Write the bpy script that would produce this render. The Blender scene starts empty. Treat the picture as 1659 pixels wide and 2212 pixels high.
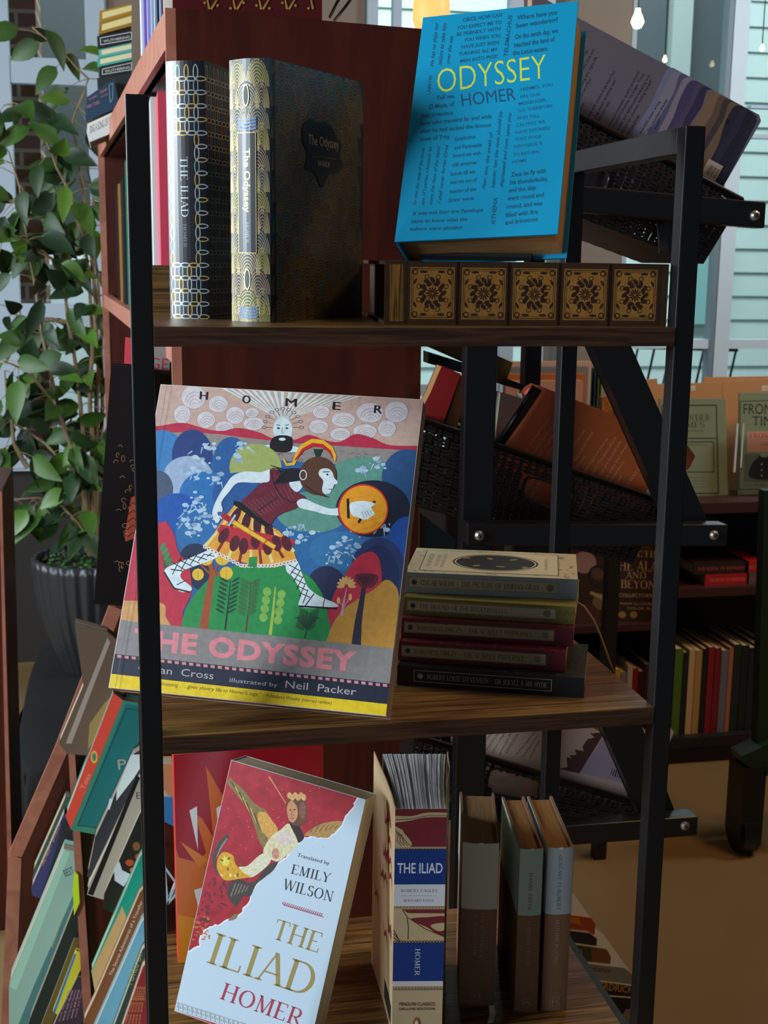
import bpy, math, random
from mathutils import Vector, Matrix, Euler
from mathutils.geometry import tessellate_polygon
random.seed(7)
PI = math.pi
C = bpy.context.scene.collection
scn = bpy.context.scene

# ------------------------------------------------------------------ camera
FPX = 2771.36
PITCH, YAW, ROLL = -.19501, .20252, .01261
CAM = Vector((-.02528, -1.03132, .05456))
_cp, _sp, _cy, _sy = math.cos(PITCH), math.sin(PITCH), math.cos(YAW), math.sin(YAW)
FWD = Vector((_sy*_cp, _cy*_cp, _sp)); _r = Vector((_cy, -_sy, 0)); _u = _r.cross(FWD)
RGT = math.cos(ROLL)*_r + math.sin(ROLL)*_u
UPV = -math.sin(ROLL)*_r + math.cos(ROLL)*_u
cd = bpy.data.cameras.new('camera'); co = bpy.data.objects.new('camera', cd); C.objects.link(co)
Rm = Matrix((RGT, UPV, -FWD)).transposed()
co.matrix_world = Matrix.Translation(CAM) @ Rm.to_4x4()
cd.sensor_fit = 'HORIZONTAL'; cd.sensor_width = 36; cd.lens = FPX*36/1659
cd.clip_start = .05; cd.clip_end = 60
cd.dof.use_dof = True; cd.dof.focus_distance = 1.2; cd.dof.aperture_fstop = 26
scn.camera = co

def ray(u, v): return FWD + RGT*((u-829.5)/FPX) - UPV*((v-1106)/FPX)
def aty(u, v, y):
    r = ray(u, v); return CAM + r*((y-CAM.y)/r.y)
def atz(u, v, z):
    r = ray(u, v); return CAM + r*((z-CAM.z)/r.z)
def atpl(u, v, p, n):
    r = ray(u, v); return CAM + r*((p-CAM).dot(n)/r.dot(n))

# ------------------------------------------------------------------ world, lights, exposure
scn.view_settings.view_transform = 'Standard'; scn.view_settings.look = 'None'
scn.view_settings.gamma = 1; scn.view_settings.use_curve_mapping = False
scn.view_settings.exposure = 0.0
w = bpy.data.worlds.new('world'); scn.world = w; w.use_nodes = True
w.node_tree.nodes['Background'].inputs[0].default_value = (.7, .8, .95, 1)
w.node_tree.nodes['Background'].inputs[1].default_value = .1

def area(name, loc, target, sx, sy, power, col, spread=180):
    l = bpy.data.lights.new(name, 'AREA'); l.shape = 'RECTANGLE'; l.size = sx; l.size_y = sy
    l.energy = power; l.color = col; l.spread = math.radians(spread)
    o = bpy.data.objects.new(name, l); C.objects.link(o); o.location = loc
    o.rotation_euler = (Vector(target)-Vector(loc)).to_track_quat('-Z', 'Y').to_euler()
    return o
area('daylight_side_window', (-2.3, -.38, .48), (.1, .1, -.3), .6, .9, 102, (.80, .91, 1))
area('daylight_back_left_window', (-2.3, 1.9, .7), (0, .8, -.3), 1.2, 1.6, 95, (.84, .93, 1))
area('outside_daylight', (2.0, 4.9, 3.2), (2.6, 7, .0), 6, 2, 300, (.88, .96, 1))
area('outside_daylight', (-1.2, 4.9, 3.2), (-1.2, 6.4, .2), 4, 2, 150, (.88, .95, 1))
area('back_wall_fill', (3.9, 1.5, 1.8), (1.4, 3.6, .2), 1.0, .5, 36, (.84, .93, 1), 110)  # added fill for the back wall and window frames, not a window
area('ceiling_lamp_glow', (1.9, .9, 1.7), (1.0, 1.6, -1.2), .5, .5, 21, (1, .56, .2))
area('ceiling_lamp_glow', (1.0, -.1, 1.5), (.35, .1, -.4), .2, .2, 3.4, (1, .62, .33))

# ------------------------------------------------------------------ materials
def lin(h):
    h = h.lstrip('#'); out = []
    for i in (0, 2, 4):
        c = int(h[i:i+2], 16)/255
        out.append(c/12.92 if c <= .04045 else ((c+.055)/1.055)**2.4)
    return (*out, 1)
MT = {}
def M(hexc, rough=.55, metal=0, noise=0, scale=40, bump=0, spec=.5, coat=0):
    k = (hexc, rough, metal, noise, scale, bump, spec, coat)
    if k in MT: return MT[k]
    m = bpy.data.materials.new('paint_'+hexc); m.use_nodes = True; nt = m.node_tree; b = nt.nodes['Principled BSDF']
    b.inputs['Base Color'].default_value = lin(hexc); b.inputs['Roughness'].default_value = rough
    b.inputs['Metallic'].default_value = metal; b.inputs['Specular IOR Level'].default_value = spec
    b.inputs['Coat Weight'].default_value = coat; b.inputs['Coat Roughness'].default_value = .25
    if noise or bump:
        tc = nt.nodes.new('ShaderNodeTexCoord'); n = nt.nodes.new('ShaderNodeTexNoise')
        n.inputs['Scale'].default_value = scale; n.inputs['Detail'].default_value = 6
        nt.links.new(tc.outputs['Object'], n.inputs['Vector'])
        if noise:
            mx = nt.nodes.new('ShaderNodeMix'); mx.data_type = 'RGBA'; c = lin(hexc)
            mx.inputs[6].default_value = tuple(x*(1-noise) for x in c[:3])+(1,)
            mx.inputs[7].default_value = tuple(min(1, x*(1+noise)) for x in c[:3])+(1,)
            nt.links.new(n.outputs['Fac'], mx.inputs[0]); nt.links.new(mx.outputs[2], b.inputs['Base Color'])
        if bump:
            bp = nt.nodes.new('ShaderNodeBump'); bp.inputs['Strength'].default_value = bump; bp.inputs['Distance'].default_value = .002
            nt.links.new(n.outputs['Fac'], bp.inputs['Height']); nt.links.new(bp.outputs[0], b.inputs['Normal'])
    MT[k] = m; return m
def wood(name, c1, c2, stretch, rough=.4, scale=9, spec=.5):
    m = bpy.data.materials.new(name); m.use_nodes = True; nt = m.node_tree; b = nt.nodes['Principled BSDF']
    b.inputs['Roughness'].default_value = rough; b.inputs['Specular IOR Level'].default_value = spec
    tc = nt.nodes.new('ShaderNodeTexCoord'); mp = nt.nodes.new('ShaderNodeMapping'); mp.inputs['Scale'].default_value = stretch
    n = nt.nodes.new('ShaderNodeTexNoise'); n.inputs['Scale'].default_value = scale; n.inputs['Detail'].default_value = 9; n.inputs['Distortion'].default_value = 1.2
    r = nt.nodes.new('ShaderNodeValToRGB'); r.color_ramp.elements[0].color = lin(c1); r.color_ramp.elements[1].color = lin(c2)
    r.color_ramp.elements[0].position = .36; r.color_ramp.elements[1].position = .66
    nt.links.new(tc.outputs['Object'], mp.inputs['Vector']); nt.links.new(mp.outputs[0], n.inputs['Vector'])
    nt.links.new(n.outputs['Fac'], r.inputs[0]); nt.links.new(r.outputs[0], b.inputs['Base Color'])
    bp = nt.nodes.new('ShaderNodeBump'); bp.inputs['Strength'].default_value = .12; bp.inputs['Distance'].default_value = .001
    nt.links.new(n.outputs['Fac'], bp.inputs['Height']); nt.links.new(bp.outputs[0], b.inputs['Normal'])
    return m
WALNUT = wood('walnut_board', '3c2614', '86602f', (1.0, 30, 30), .36, 7)
WALNUT_EDGE = wood('walnut_edge', '2e180c', '5a381f', (1.0, 30, 30), .5)
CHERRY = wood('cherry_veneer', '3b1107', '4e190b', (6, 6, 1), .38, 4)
CHERRY_LIT = wood('cherry_lit_edge', '9a5f4c', 'b0735c', (3, 12, 3), .4, 5)  # same wood as the veneer; daylight on side faces put into the colour
BLACKWOOD = M('100d0c', .5)
def pages_mat(name, axis, c1='d8cbb0', c2='9c8c70', scale=1400):
    m = bpy.data.materials.new(name); m.use_nodes = True; nt = m.node_tree; b = nt.nodes['Principled BSDF']
    b.inputs['Roughness'].default_value = .8
    tc = nt.nodes.new('ShaderNodeTexCoord'); mp = nt.nodes.new('ShaderNodeMapping')
    s = [18, 18, 18]; s[axis] = scale; mp.inputs['Scale'].default_value = s
    n = nt.nodes.new('ShaderNodeTexNoise'); n.inputs['Scale'].default_value = 1; n.inputs['Detail'].default_value = 2
    r = nt.nodes.new('ShaderNodeValToRGB'); r.color_ramp.elements[0].color = lin(c2); r.color_ramp.elements[1].color = lin(c1)
    r.color_ramp.elements[0].position = .3; r.color_ramp.elements[1].position = .62
    nt.links.new(tc.outputs['Object'], mp.inputs['Vector']); nt.links.new(mp.outputs[0], n.inputs['Vector'])
    nt.links.new(n.outputs['Fac'], r.inputs[0]); nt.links.new(r.outputs[0], b.inputs['Base Color'])
    return m
PAGES = [pages_mat('page_edges_%s' % 'xyz'[i], i) for i in range(3)]
GOLDPAGES = [pages_mat('gilt_page_edges_%s' % 'xyz'[i], i, '9a7440', '6f5230') for i in range(3)]
WHITEPAGES = [pages_mat('white_page_edges_%s' % 'xyz'[i], i, 'fafafa', 'bcc4c8', 700) for i in range(3)]
METAL = M('0d0e10', .38, 0, .25, 60, .05)
GOLD = M('e0b050', .28, .9)
SILVER = M('cfd8dc', .3, .85)

# ------------------------------------------------------------------ mesh builder
class MB:
    def __init__(s): s.v = []; s.f = []; s.m = []; s.ms = []; s.smooth = set()
    def mi(s, mat):
        if mat not in s.ms: s.ms.append(mat)
        return s.ms.index(mat)
    def face(s, pts, mat, sm=False):
        i = len(s.v); s.v += [Vector(p) for p in pts]; s.f.append(tuple(range(i, i+len(pts)))); s.m.append(s.mi(mat))
        if sm: s.smooth.add(len(s.f)-1)
    def box(s, lo, hi, mat, mtx=None):
        x0, y0, z0 = lo; x1, y1, z1 = hi
        c = [Vector(p) for p in ((x0,y0,z0),(x1,y0,z0),(x1,y1,z0),(x0,y1,z0),(x0,y0,z1),(x1,y0,z1),(x1,y1,z1),(x0,y1,z1))]
        if mtx: c = [mtx @ p for p in c]
        s.hexa(c, mat)
    def hexa(s, c, mat):
        i = len(s.v); s.v += [Vector(p) for p in c]; k = s.mi(mat)
        for f in ((3,2,1,0),(4,5,6,7),(0,1,5,4),(1,2,6,5),(2,3,7,6),(3,0,4,7)):
            s.f.append(tuple(i+a for a in f)); s.m.append(k)
    def prism(s, pts, off, mat, side=None):
        """polygon extruded by the vector off"""
        pts = [Vector(p) for p in pts]; off = Vector(off); n = len(pts); i = len(s.v)
        s.v += pts + [p+off for p in pts]; k = s.mi(mat); k2 = s.mi(side or mat)
        for t in tessellate_polygon([pts]):
            s.f.append((i+t[0], i+t[1], i+t[2])); s.m.append(k)
            s.f.append((i+n+t[2], i+n+t[1], i+n+t[0])); s.m.append(k)
        for a in range(n):
            b = (a+1) % n; s.f.append((i+a, i+b, i+n+b, i+n+a)); s.m.append(k2)
    def bar(s, a, b, w, d, mat, up=(0, 0, 1)):
        a, b = Vector(a), Vector(b); t = (b-a).normalized(); x = t.cross(Vector(up))
        if x.length < 1e-3: x = t.cross(Vector((0, 1, 0)))
        x.normalize(); y = t.cross(x)
        c = []
        for p in (a, b):
            for (i, j) in ((-1,-1),(1,-1),(1,1),(-1,1)): c.append(p+x*(i*w/2)+y*(j*d/2))
        s.hexa(c, mat)
    def tube(s, pts, rs, mat, n=8, sm=True, cap=True):
        rings = []
        pts = [Vector(p) for p in pts]
        if not hasattr(rs, '__len__'): rs = [rs]*len(pts)
        for i, p in enumerate(pts):
            t = (pts[min(i+1, len(pts)-1)]-pts[max(i-1, 0)]).normalized()
            x = t.cross(Vector((.13, .21, 1))); x = x.normalized() if x.length > 1e-3 else Vector((1, 0, 0)); y = t.cross(x)
            i0 = len(s.v); rings.append(i0)
            for k in range(n): s.v.append(p + (x*math.cos(2*PI*k/n)+y*math.sin(2*PI*k/n))*rs[i])
        mi = s.mi(mat)
        for a, b in zip(rings, rings[1:]):
            for k in range(n):
                s.f.append((a+k, a+(k+1) % n, b+(k+1) % n, b+k)); s.m.append(mi)
                if sm: s.smooth.add(len(s.f)-1)
        if cap:
            for a in (rings[0], rings[-1]): s.f.append(tuple(a+k for k in range(n))); s.m.append(mi)
    def lathe(s, prof, ctr, mat, n=32, sm=True, ribs=0, amp=0):
        ctr = Vector(ctr); rings = []; mi = s.mi(mat)
        for r, z in prof:
            rings.append(len(s.v))
            for k in range(n):
                a = 2*PI*k/n; rr = r*(1+amp*abs(math.cos(a*ribs/2))) if ribs else r
                s.v.append(ctr+Vector((rr*math.cos(a), rr*math.sin(a), z)))
        for a, b in zip(rings, rings[1:]):
            for k in range(n):
                s.f.append((a+k, a+(k+1) % n, b+(k+1) % n, b+k)); s.m.append(mi)
                if sm: s.smooth.add(len(s.f)-1)
    def build(s, name, parent=None, world=False, bevel=0):
        me = bpy.data.meshes.new(name)
        vs = s.v
        if parent is not None and world:
            inv = MW[parent.name].inverted(); vs = [inv @ v for v in vs]
        me.from_pydata([tuple(v) for v in vs], [], s.f)
        for m in s.ms: me.materials.append(m)
        me.polygons.foreach_set('material_index', s.m)
        me.polygons.foreach_set('use_smooth', [i in s.smooth for i in range(len(s.f))])
        me.update()
        o = bpy.data.objects.new(name, me); C.objects.link(o)
        if parent is not None: o.parent = parent
        if bevel:
            b = o.modifiers.new('bevel', 'BEVEL'); b.width = bevel; b.segments = 2; b.limit_method = 'ANGLE'
        return o
MW = {}
def tag(o, label, cat, group=None, kind=None):
    o['label'] = label; o['category'] = cat
    if group: o['group'] = group
    if kind: o['kind'] = kind
    return o
def thing(name, label, cat, loc=(0, 0, 0), rot=(0, 0, 0), group=None):
    o = bpy.data.objects.new(name, None); C.objects.link(o); o.empty_display_size = .02
    o.location = loc; o.rotation_euler = rot
    MW[o.name] = Matrix.Translation(Vector(loc)) @ Euler(rot).to_matrix().to_4x4()
    return tag(o, label, cat, group)
def struct(o): o['kind'] = 'structure'; return o

# ------------------------------------------------------------------ drawing on surfaces
def font_polys(text, bold=0, shear=0, _c={}):
    k = (text, bold, shear)
    if k in _c: return _c[k]
    cu = bpy.data.curves.new('t', 'FONT'); cu.body = text; cu.size = 1; cu.resolution_u = 3; cu.offset = bold; cu.shear = shear; cu.space_character = 1+max(0, bold-.024)*5
    ob = bpy.data.objects.new('t', cu); C.objects.link(ob)
    me = bpy.data.meshes.new_from_object(ob)
    ps = [[(me.vertices[i].co.x, me.vertices[i].co.y) for i in p.vertices] for p in me.polygons]
    bpy.data.objects.remove(ob); bpy.data.curves.remove(cu); bpy.data.meshes.remove(me)
    xs = [p[0] for q in ps for p in q] or [0, 1]
    _c[k] = (ps, min(xs), max(xs)); return _c[k]
TK, TN = .135, .05
def _dg(x0, y0, x1, y1, w): return [[(x0-w/2, y0), (x0+w/2, y0), (x1+w/2, y1), (x1-w/2, y1)]]
def _hz(y, x0, x1, w=TN): return [[(x0, y-w/2), (x1, y-w/2), (x1, y+w/2), (x0, y+w/2)]]
def _sf(x, y, w=.32):
    h = .045; s = 1 if y < .5 else -1
    return [[(x-w/2, y), (x+w/2, y), (x+w/2, y+s*h*.6), (x+w*.2, y+s*h*1.5), (x-w*.2, y+s*h*1.5), (x-w/2, y+s*h*.6)][::1]]
def _st(x, y0=0, y1=1, serif=3):
    r = _dg(x, y0, x, y1, TK)
    if serif & 1: r += _sf(x, y0)
    if serif & 2: r += _sf(x, y1)
    return r
def _ar(cx, cy, rx, ry, a0, a1, n=14, k=1):
    o = []
    def p(a, q):
        w = (TN+(TK-TN)*abs(math.cos(a))**1.3*k)*(.5 if q else -.5)
        return (cx+(rx+w)*math.cos(a), cy+(ry+w)*math.sin(a))
    for i in range(n):
        a, b = math.radians(a0+(a1-a0)*i/n), math.radians(a0+(a1-a0)*(i+1)/n)
        o.append([p(a, 0), p(a, 1), p(b, 1), p(b, 0)])
    return o
SER = {
 'A': (_dg(.07,0,.4,1,TN)+_dg(.4,1,.73,0,TK)+_hz(.33,.18,.62)+_sf(.07,0,.24)+_sf(.73,0,.3), .8),
 'B': (_st(.15)+_hz(.98,.15,.4)+_hz(.52,.15,.42)+_hz(.02,.15,.42)+_ar(.4,.75,.2,.23,-90,90)+_ar(.42,.27,.24,.25,-90,90), .72),
 'C': (_ar(.45,.5,.36,.48,42,318,20)+_dg(.72,.7,.72,.88,.04), .8),
 'D': (_st(.15)+_hz(.975,.15,.4)+_hz(.025,.15,.4)+_ar(.38,.5,.4,.475,-90,90,18), .87),
 'E': (_st(.15)+_hz(.975,.15,.6)+_hz(.51,.15,.48)+_hz(.025,.15,.63)+_dg(.6,.98,.6,.8,.04)+_dg(.63,.02,.63,.22,.04), .7),
 'F': (_st(.15)+_hz(.975,.15,.6)+_hz(.5,.15,.48)+_dg(.6,.98,.6,.8,.04), .65),
 'G': (_ar(.45,.5,.36,.48,42,320,20)+_st(.74,.05,.42,2)+_dg(.72,.7,.72,.88,.04), .88),
 'H': (_st(.15)+_st(.72)+_hz(.52,.15,.72), .88), 'I': (_st(.17), .34),
 'J': (_st(.22,.1,1,2)+_ar(.06,.08,.16,.14,-90,0,6), .4),
 'K': (_st(.15)+_dg(.2,.45,.62,1,TN)+_dg(.32,.55,.68,0,TK)+_sf(.62,1,.22)+_sf(.7,0,.26), .82),
 'L': (_st(.15)+_hz(.025,.15,.6)+_dg(.6,.02,.6,.24,.04), .65),
 'M': (_dg(.13,0,.17,1,TN)+_dg(.17,1,.47,.05,TK)+_dg(.47,.05,.77,1,TN)+_st(.82)+_sf(.13,0,.24)+_sf(.16,1,.2), 1.0),
 'N': (_dg(.13,0,.13,1,TN)+_dg(.15,1,.72,0,TK)+_dg(.73,0,.73,1,TN)+_sf(.13,0,.24)+_sf(.12,1,.22)+_sf(.73,1,.24), .87),
 'O': (_ar(.46,.5,.37,.48,0,360,26), .92),
 'P': (_st(.15)+_hz(.975,.15,.4)+_hz(.45,.15,.4)+_ar(.4,.71,.22,.26,-90,90), .68),
 'Q': (_ar(.46,.5,.37,.48,0,360,26)+_dg(.45,.05,.8,-.2,.08), .92),
 'R': (_st(.15)+_hz(.975,.15,.4)+_hz(.47,.15,.4)+_ar(.4,.72,.21,.25,-90,90)+_dg(.38,.47,.72,0,TK)+_sf(.74,0,.2), .8),
 'S': (_ar(.3,.74,.2,.23,30,270,12)+_ar(.32,.26,.22,.25,-150,90,12)+_dg(.5,.78,.5,.95,.035)+_dg(.1,.05,.1,.25,.035), .6),
 'T': (_st(.36,0,1,1)+_hz(.975,.03,.69)+_dg(.04,.98,.03,.8,.04)+_dg(.68,.98,.69,.8,.04), .72),
 'U': (_st(.15,.3,1,2)+_dg(.7,.3,.7,1,TN)+_sf(.7,1,.24)+_ar(.43,.31,.275,.29,180,360,12), .84),
 'V': (_dg(.07,1,.4,0,TK)+_dg(.4,0,.73,1,TN)+_sf(.07,1,.26)+_sf(.73,1,.24), .78),
 'W': (_dg(.07,1,.34,0,TK)+_dg(.34,0,.58,1,TN)+_dg(.55,1,.82,0,TK)+_dg(.82,0,1.08,1,TN)+_sf(.07,1,.24)+_sf(1.08,1,.22), 1.14),
 'X': (_dg(.1,1,.68,0,TK)+_dg(.66,1,.12,0,TN)+_sf(.1,1,.26)+_sf(.67,1,.22)+_sf(.12,0,.22)+_sf(.68,0,.26), .78),
 'Y': (_dg(.08,1,.38,.45,TK)+_dg(.38,.45,.68,1,TN)+_st(.38,0,.47,1)+_sf(.08,1,.26)+_sf(.68,1,.22), .75),
 'Z': (_dg(.12,.02,.62,.98,TK)+_hz(.975,.1,.66)+_hz(.025,.08,.66), .72),
 '&': (_ar(.32,.75,.17,.22,0,360,14)+_ar(.3,.27,.24,.25,60,330,14)+_dg(.28,.6,.72,.02,TK), .78),
 '-': (_hz(.45,.08,.62,.06), .7), '.': ([[(.05,0),(.15,0),(.15,.1),(.05,.1)]], .22), "'": ([[(.05,.8),(.12,.8),(.14,1),(.04,1)]], .18),
}
def serif_polys(text, track=.08, small=None):
    x = 0; out = []
    for ch in text:
        if ch == ' ': x += .42; continue
        g, wd = SER[ch]
        for p in g: out.append([(x+a, b) for a, b in p])
        x += wd+track
    return out, 0, x-track

def clip(poly, quad):
    """Sutherland-Hodgman against a convex polygon"""
    area2 = sum(quad[i-1][0]*quad[i][1]-quad[i][0]*quad[i-1][1] for i in range(len(quad)))
    q = quad if area2 > 0 else quad[::-1]
    out = list(poly)
    for i in range(len(q)):
        a, b = q[i-1], q[i]; inp = out; out = []
        def ins(p): return (b[0]-a[0])*(p[1]-a[1])-(b[1]-a[1])*(p[0]-a[0]) >= 0
        for j in range(len(inp)):
            p0, p1 = inp[j-1], inp[j]; i0, i1 = ins(p0), ins(p1)
            if i0 != i1:
                d1 = (p1[0]-p0[0], p1[1]-p0[1]); n = (-(b[1]-a[1]), b[0]-a[0])
                t = (n[0]*(a[0]-p0[0])+n[1]*(a[1]-p0[1]))/(n[0]*d1[0]+n[1]*d1[1])
                out.append((p0[0]+t*d1[0], p0[1]+t*d1[1]))
            if i1: out.append(p1)
        if not out: return []
    return out
def smooth(pts, n=5):
    o = []; N = len(pts)
    for i in range(N):
        p0, p1, p2, p3 = pts[i-1], pts[i], pts[(i+1) % N], pts[(i+2) % N]
        for k in range(n):
            t = k/n
            o.append(tuple(.5*((2*p1[c])+(-p0[c]+p2[c])*t+(2*p0[c]-5*p1[c]+4*p2[c]-p3[c])*t*t+(-p0[c]+3*p1[c]-3*p2[c]+p3[c])*t**3) for c in (0, 1)))
    return o
def ell(cx, cy, rx, ry=None, rot=0, n=28, a0=0, a1=360):
    ry = ry if ry is not None else rx; c, s = math.cos(rot), math.sin(rot); full = abs(a1-a0) >= 360
    r = []
    for k in range(n if full else n+1):
        a = math.radians(a0+(a1-a0)*k/n); x, y = rx*math.cos(a), ry*math.sin(a); r.append((cx+x*c-y*s, cy+x*s+y*c))
    return r
class Cv:
    """paints flat shapes on to a surface of a mesh under construction; fn(x, y, lift) -> point"""
    def __init__(s, mb, fn, xf=None, quad=None, step=.000006, base=.00004):
        s.sub = 0; s.mb = mb; s.fn = fn; s.xf = xf or (lambda x, y: (x, y)); s.quad = quad; s.step = step; s.base = base; s.l = 0
    def raw(s, pts, mat, layer):
        if s.quad: pts = clip(pts, s.quad)
        if len(pts) < 3: return
        if s.sub:
            ax = s.sub_ax; lo, hi = min(q[ax] for q in pts), max(q[ax] for q in pts); w = s.sub
            if hi-lo > 1e-6 and int(lo/w+1e-6) != int(hi/w-1e-6):
                sub = s.sub; s.sub = 0
                for k in range(int(lo/w+1e-6), int(hi/w-1e-6)+1):
                    a, b = k*w, (k+1)*w
                    q = [(a, -9), (b, -9), (b, 9), (a, 9)] if ax == 0 else [(-9, a), (9, a), (9, b), (-9, b)]
                    r = clip(pts, q)
                    if len(r) >= 3: s.raw(r, mat, layer)
                s.sub = sub; return
        p3 = [s.fn(x, y, s.base+layer*s.step) for x, y in pts]
        if len(p3) <= 4 and s.quad is None: s.mb.face(p3, mat); return
        v2 = [Vector((x, y, 0)) for x, y in pts]; i = len(s.mb.v); s.mb.v += [Vector(p) for p in p3]; k = s.mb.mi(mat)
        for t in tessellate_polygon([v2]): s.mb.f.append((i+t[0], i+t[1], i+t[2])); s.mb.m.append(k)
    def poly(s, pts, mat, layer=None):
        if isinstance(mat, str): mat = M(mat)
        if layer is None: s.l += 1; layer = s.l
        s.raw([s.xf(*p) for p in pts], mat, layer)
    def blob(s, pts, mat, layer=None): s.poly(smooth(pts), mat, layer)
    def ell(s, cx, cy, rx, ry, mat, layer=None, rot=0, n=28): s.poly(ell(cx, cy, rx, ry, rot, n), mat, layer)
    def ring(s, cx, cy, rx, ry, w, mat, layer=None, rot=0, n=28, a0=0, a1=360):
        if isinstance(mat, str): mat = M(mat)
        if layer is None: s.l += 1; layer = s.l
        A = ell(cx, cy, rx, ry, rot, n, a0, a1); B = ell(cx, cy, rx-w, ry-w, rot, n, a0, a1)
        m = len(A)
        for i in range(m if abs(a1-a0) >= 360 else m-1):
            j = (i+1) % m; s.raw([s.xf(*q) for q in (A[i], A[j], B[j], B[i])], mat, layer)
    def line(s, pts, wd, mat, layer=None):
        if isinstance(mat, str): mat = M(mat)
        if layer is None: s.l += 1; layer = s.l
        if not hasattr(wd, '__len__'): wd = [wd]*len(pts)
        L, R = [], []
        for i, p in enumerate(pts):
            a, b = pts[max(i-1, 0)], pts[min(i+1, len(pts)-1)]; dx, dy = b[0]-a[0], b[1]-a[1]; d = math.hypot(dx, dy) or 1
            nx, ny = -dy/d*wd[i]/2, dx/d*wd[i]/2; L.append((p[0]+nx, p[1]+ny)); R.append((p[0]-nx, p[1]-ny))
        for i in range(len(pts)-1): s.raw([s.xf(*q) for q in (L[i], L[i+1], R[i+1], R[i])], mat, layer)
    def frame(s, pts, wd, mat, layer=None):
        if layer is None: s.l += 1; layer = s.l
        for i in range(len(pts)): s.line([pts[i-1], pts[i]], wd, mat, layer)
    def text(s, t, a, b, h, mat, layer=None, serif=False, bold=0, shear=0, up=None, flip=1):
        """t from a to b along its baseline (y grows downward unless flip=-1), capitals h high"""
        if isinstance(mat, str): mat = M(mat)
        if layer is None: s.l += 1; layer = s.l
        ps, x0, x1 = serif_polys(t) if serif else font_polys(t, bold, shear)
        dx, dy = b[0]-a[0], b[1]-a[1]; L = math.hypot(dx, dy)
        if up is None: up = (dy/L*h*flip, -dx/L*h*flip)
        if not serif: up = (up[0]/.72, up[1]/.72)
        q = s.quad; s.quad = q
        for p in ps:
            pts = [(a[0]+dx*(x-x0)/(x1-x0)+up[0]*y, a[1]+dy*(x-x0)/(x1-x0)+up[1]*y) for x, y in p]
            s.raw([s.xf(*z) for z in pts], mat, layer)
    def textw(s, t, a, b, h, mat, **k): s.text(t, a, b, h, mat, **k)

def pixel_canvas(mb, root, p0, n, xf=None, quad=None, step=.000006):
    """a canvas on the plane through p0 with normal n (towards the viewer), addressed by photo positions; local to root"""
    inv = MW[root.name].inverted(); n = n.normalized()
    return Cv(mb, lambda x, y, l: inv @ atpl(x, y, p0+n*l, n), xf, quad, step)

# ------------------------------------------------------------------ books
def rawbook(axes, T, D, H, cover, pages=PAGES, board=.0022, over=.003, bulge=0, spine_mat=None, soft=False, deco=None, root=None, gutter=True):
    """axes: index of the local axis used by thickness, depth (away from the spine) and height.
    returns after building children 'cover' and 'pages' of root"""
    def P(t, d, h):
        r = [0, 0, 0]; r[axes[0]] = t; r[axes[1]] = d; r[axes[2]] = h; return Vector(r)
    mb = MB(); n = 10
    sp = spine_mat or cover
    def sc(t, inner=0):   # spine curve depth at t
        u = (t/T)*2-1; return -bulge*(1-u*u) + (board if inner else 0)
    outer = [(0, D, 0)] + [(T*i/n, sc(T*i/n), 1) for i in range(n+1)] + [(T, D, 0)]
    inner = [(board, D, 0)] + [(board+(T-2*board)*i/n, sc(T*i/n, 1), 1) for i in range(n+1)] + [(T-board, D, 0)]
    for i in range(len(outer)-1):
        a, b, c, d = outer[i], outer[i+1], inner[i+1], inner[i]
        is_sp = 0 < i < len(outer)-2; m = sp if is_sp else cover
        q = [(a[0], a[1]), (b[0], b[1]), (c[0], c[1]), (d[0], d[1])]
        lo = [P(x, y, 0) for x, y in q]; hi = [P(x, y, H) for x, y in q]
        mb.face([lo[0], lo[1], hi[1], hi[0]], m, is_sp and bulge > 0); mb.face([lo[3], hi[3], hi[2], lo[2]], m)
        mb.face(lo, m); mb.face(hi, m)
        if i == 0: mb.face([lo[0], hi[0], hi[3], lo[3]], m)
        if i == len(outer)-2: mb.face([lo[1], lo[2], hi[2], hi[1]], m)
    if deco: deco(mb, P)
    o = mb.build('cover', root)
    pg = MB(); ov = 0.0004 if soft else over; m = pages[axes[0]]
    lo = P(board, sc(T/2, 1)*.3+.001, ov); hi = P(T-board, D-ov, H-ov)
    pg.box((min(lo.x, hi.x), min(lo.y, hi.y), min(lo.z, hi.z)), (max(lo.x, hi.x), max(lo.y, hi.y), max(lo.z, hi.z)), m)
    pg.build('pages', root)
    return o
SPINE_FRONT = (0, 1, 2)      # standing, spine to the front
LYING = (2, 1, 0)            # lying, spine to the front
def COVERAX(): return (1, 0, 2)  # standing, cover to the front, spine at the left
def spine_cv(mb, P, T, bulge, up=True, lying=False, H=None, **k):
    if lying: fn = lambda x, y, l: P(y, -bulge*(1-((y/T)*2-1)**2)-l, x)
    else: fn = lambda x, y, l: P(x, -bulge*(1-((x/T)*2-1)**2)-l, y)
    c = Cv(mb, fn, **k)
    if bulge: c.sub = T/10; c.sub_ax = 1 if lying else 0
    return c

S = .34
FLOOR = -1.40
# ------------------------------------------------------------------ the room
def quadmesh(name, pts, mat, thick=(0, 0, 0), parent=None):
    mb = MB(); mb.prism(pts, thick, mat) if Vector(thick).length else mb.face(pts, mat); return mb.build(name, parent)
mb = MB()
FLOORM = M('80673f', .5, 0, .2, 3.5)
mb.box((-3.2, -1.6, FLOOR-.05), (4.2, 4.3, FLOOR), FLOORM); struct(mb.build('floor'))
mb = MB(); WALLM = M('7d7064', .8)
YW = 3.6
def wx(u, v): return aty(u, v, YW)
bands = [(-2.9, wx(-60, 300).x), (wx(700, 20).x-.0, wx(785, 20).x), (wx(1228, 300).x, wx(1350, 100).x), (3.9, 4.2)]
ZB = wx(1500, 850).z; ZL = wx(60, 1010).z
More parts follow.
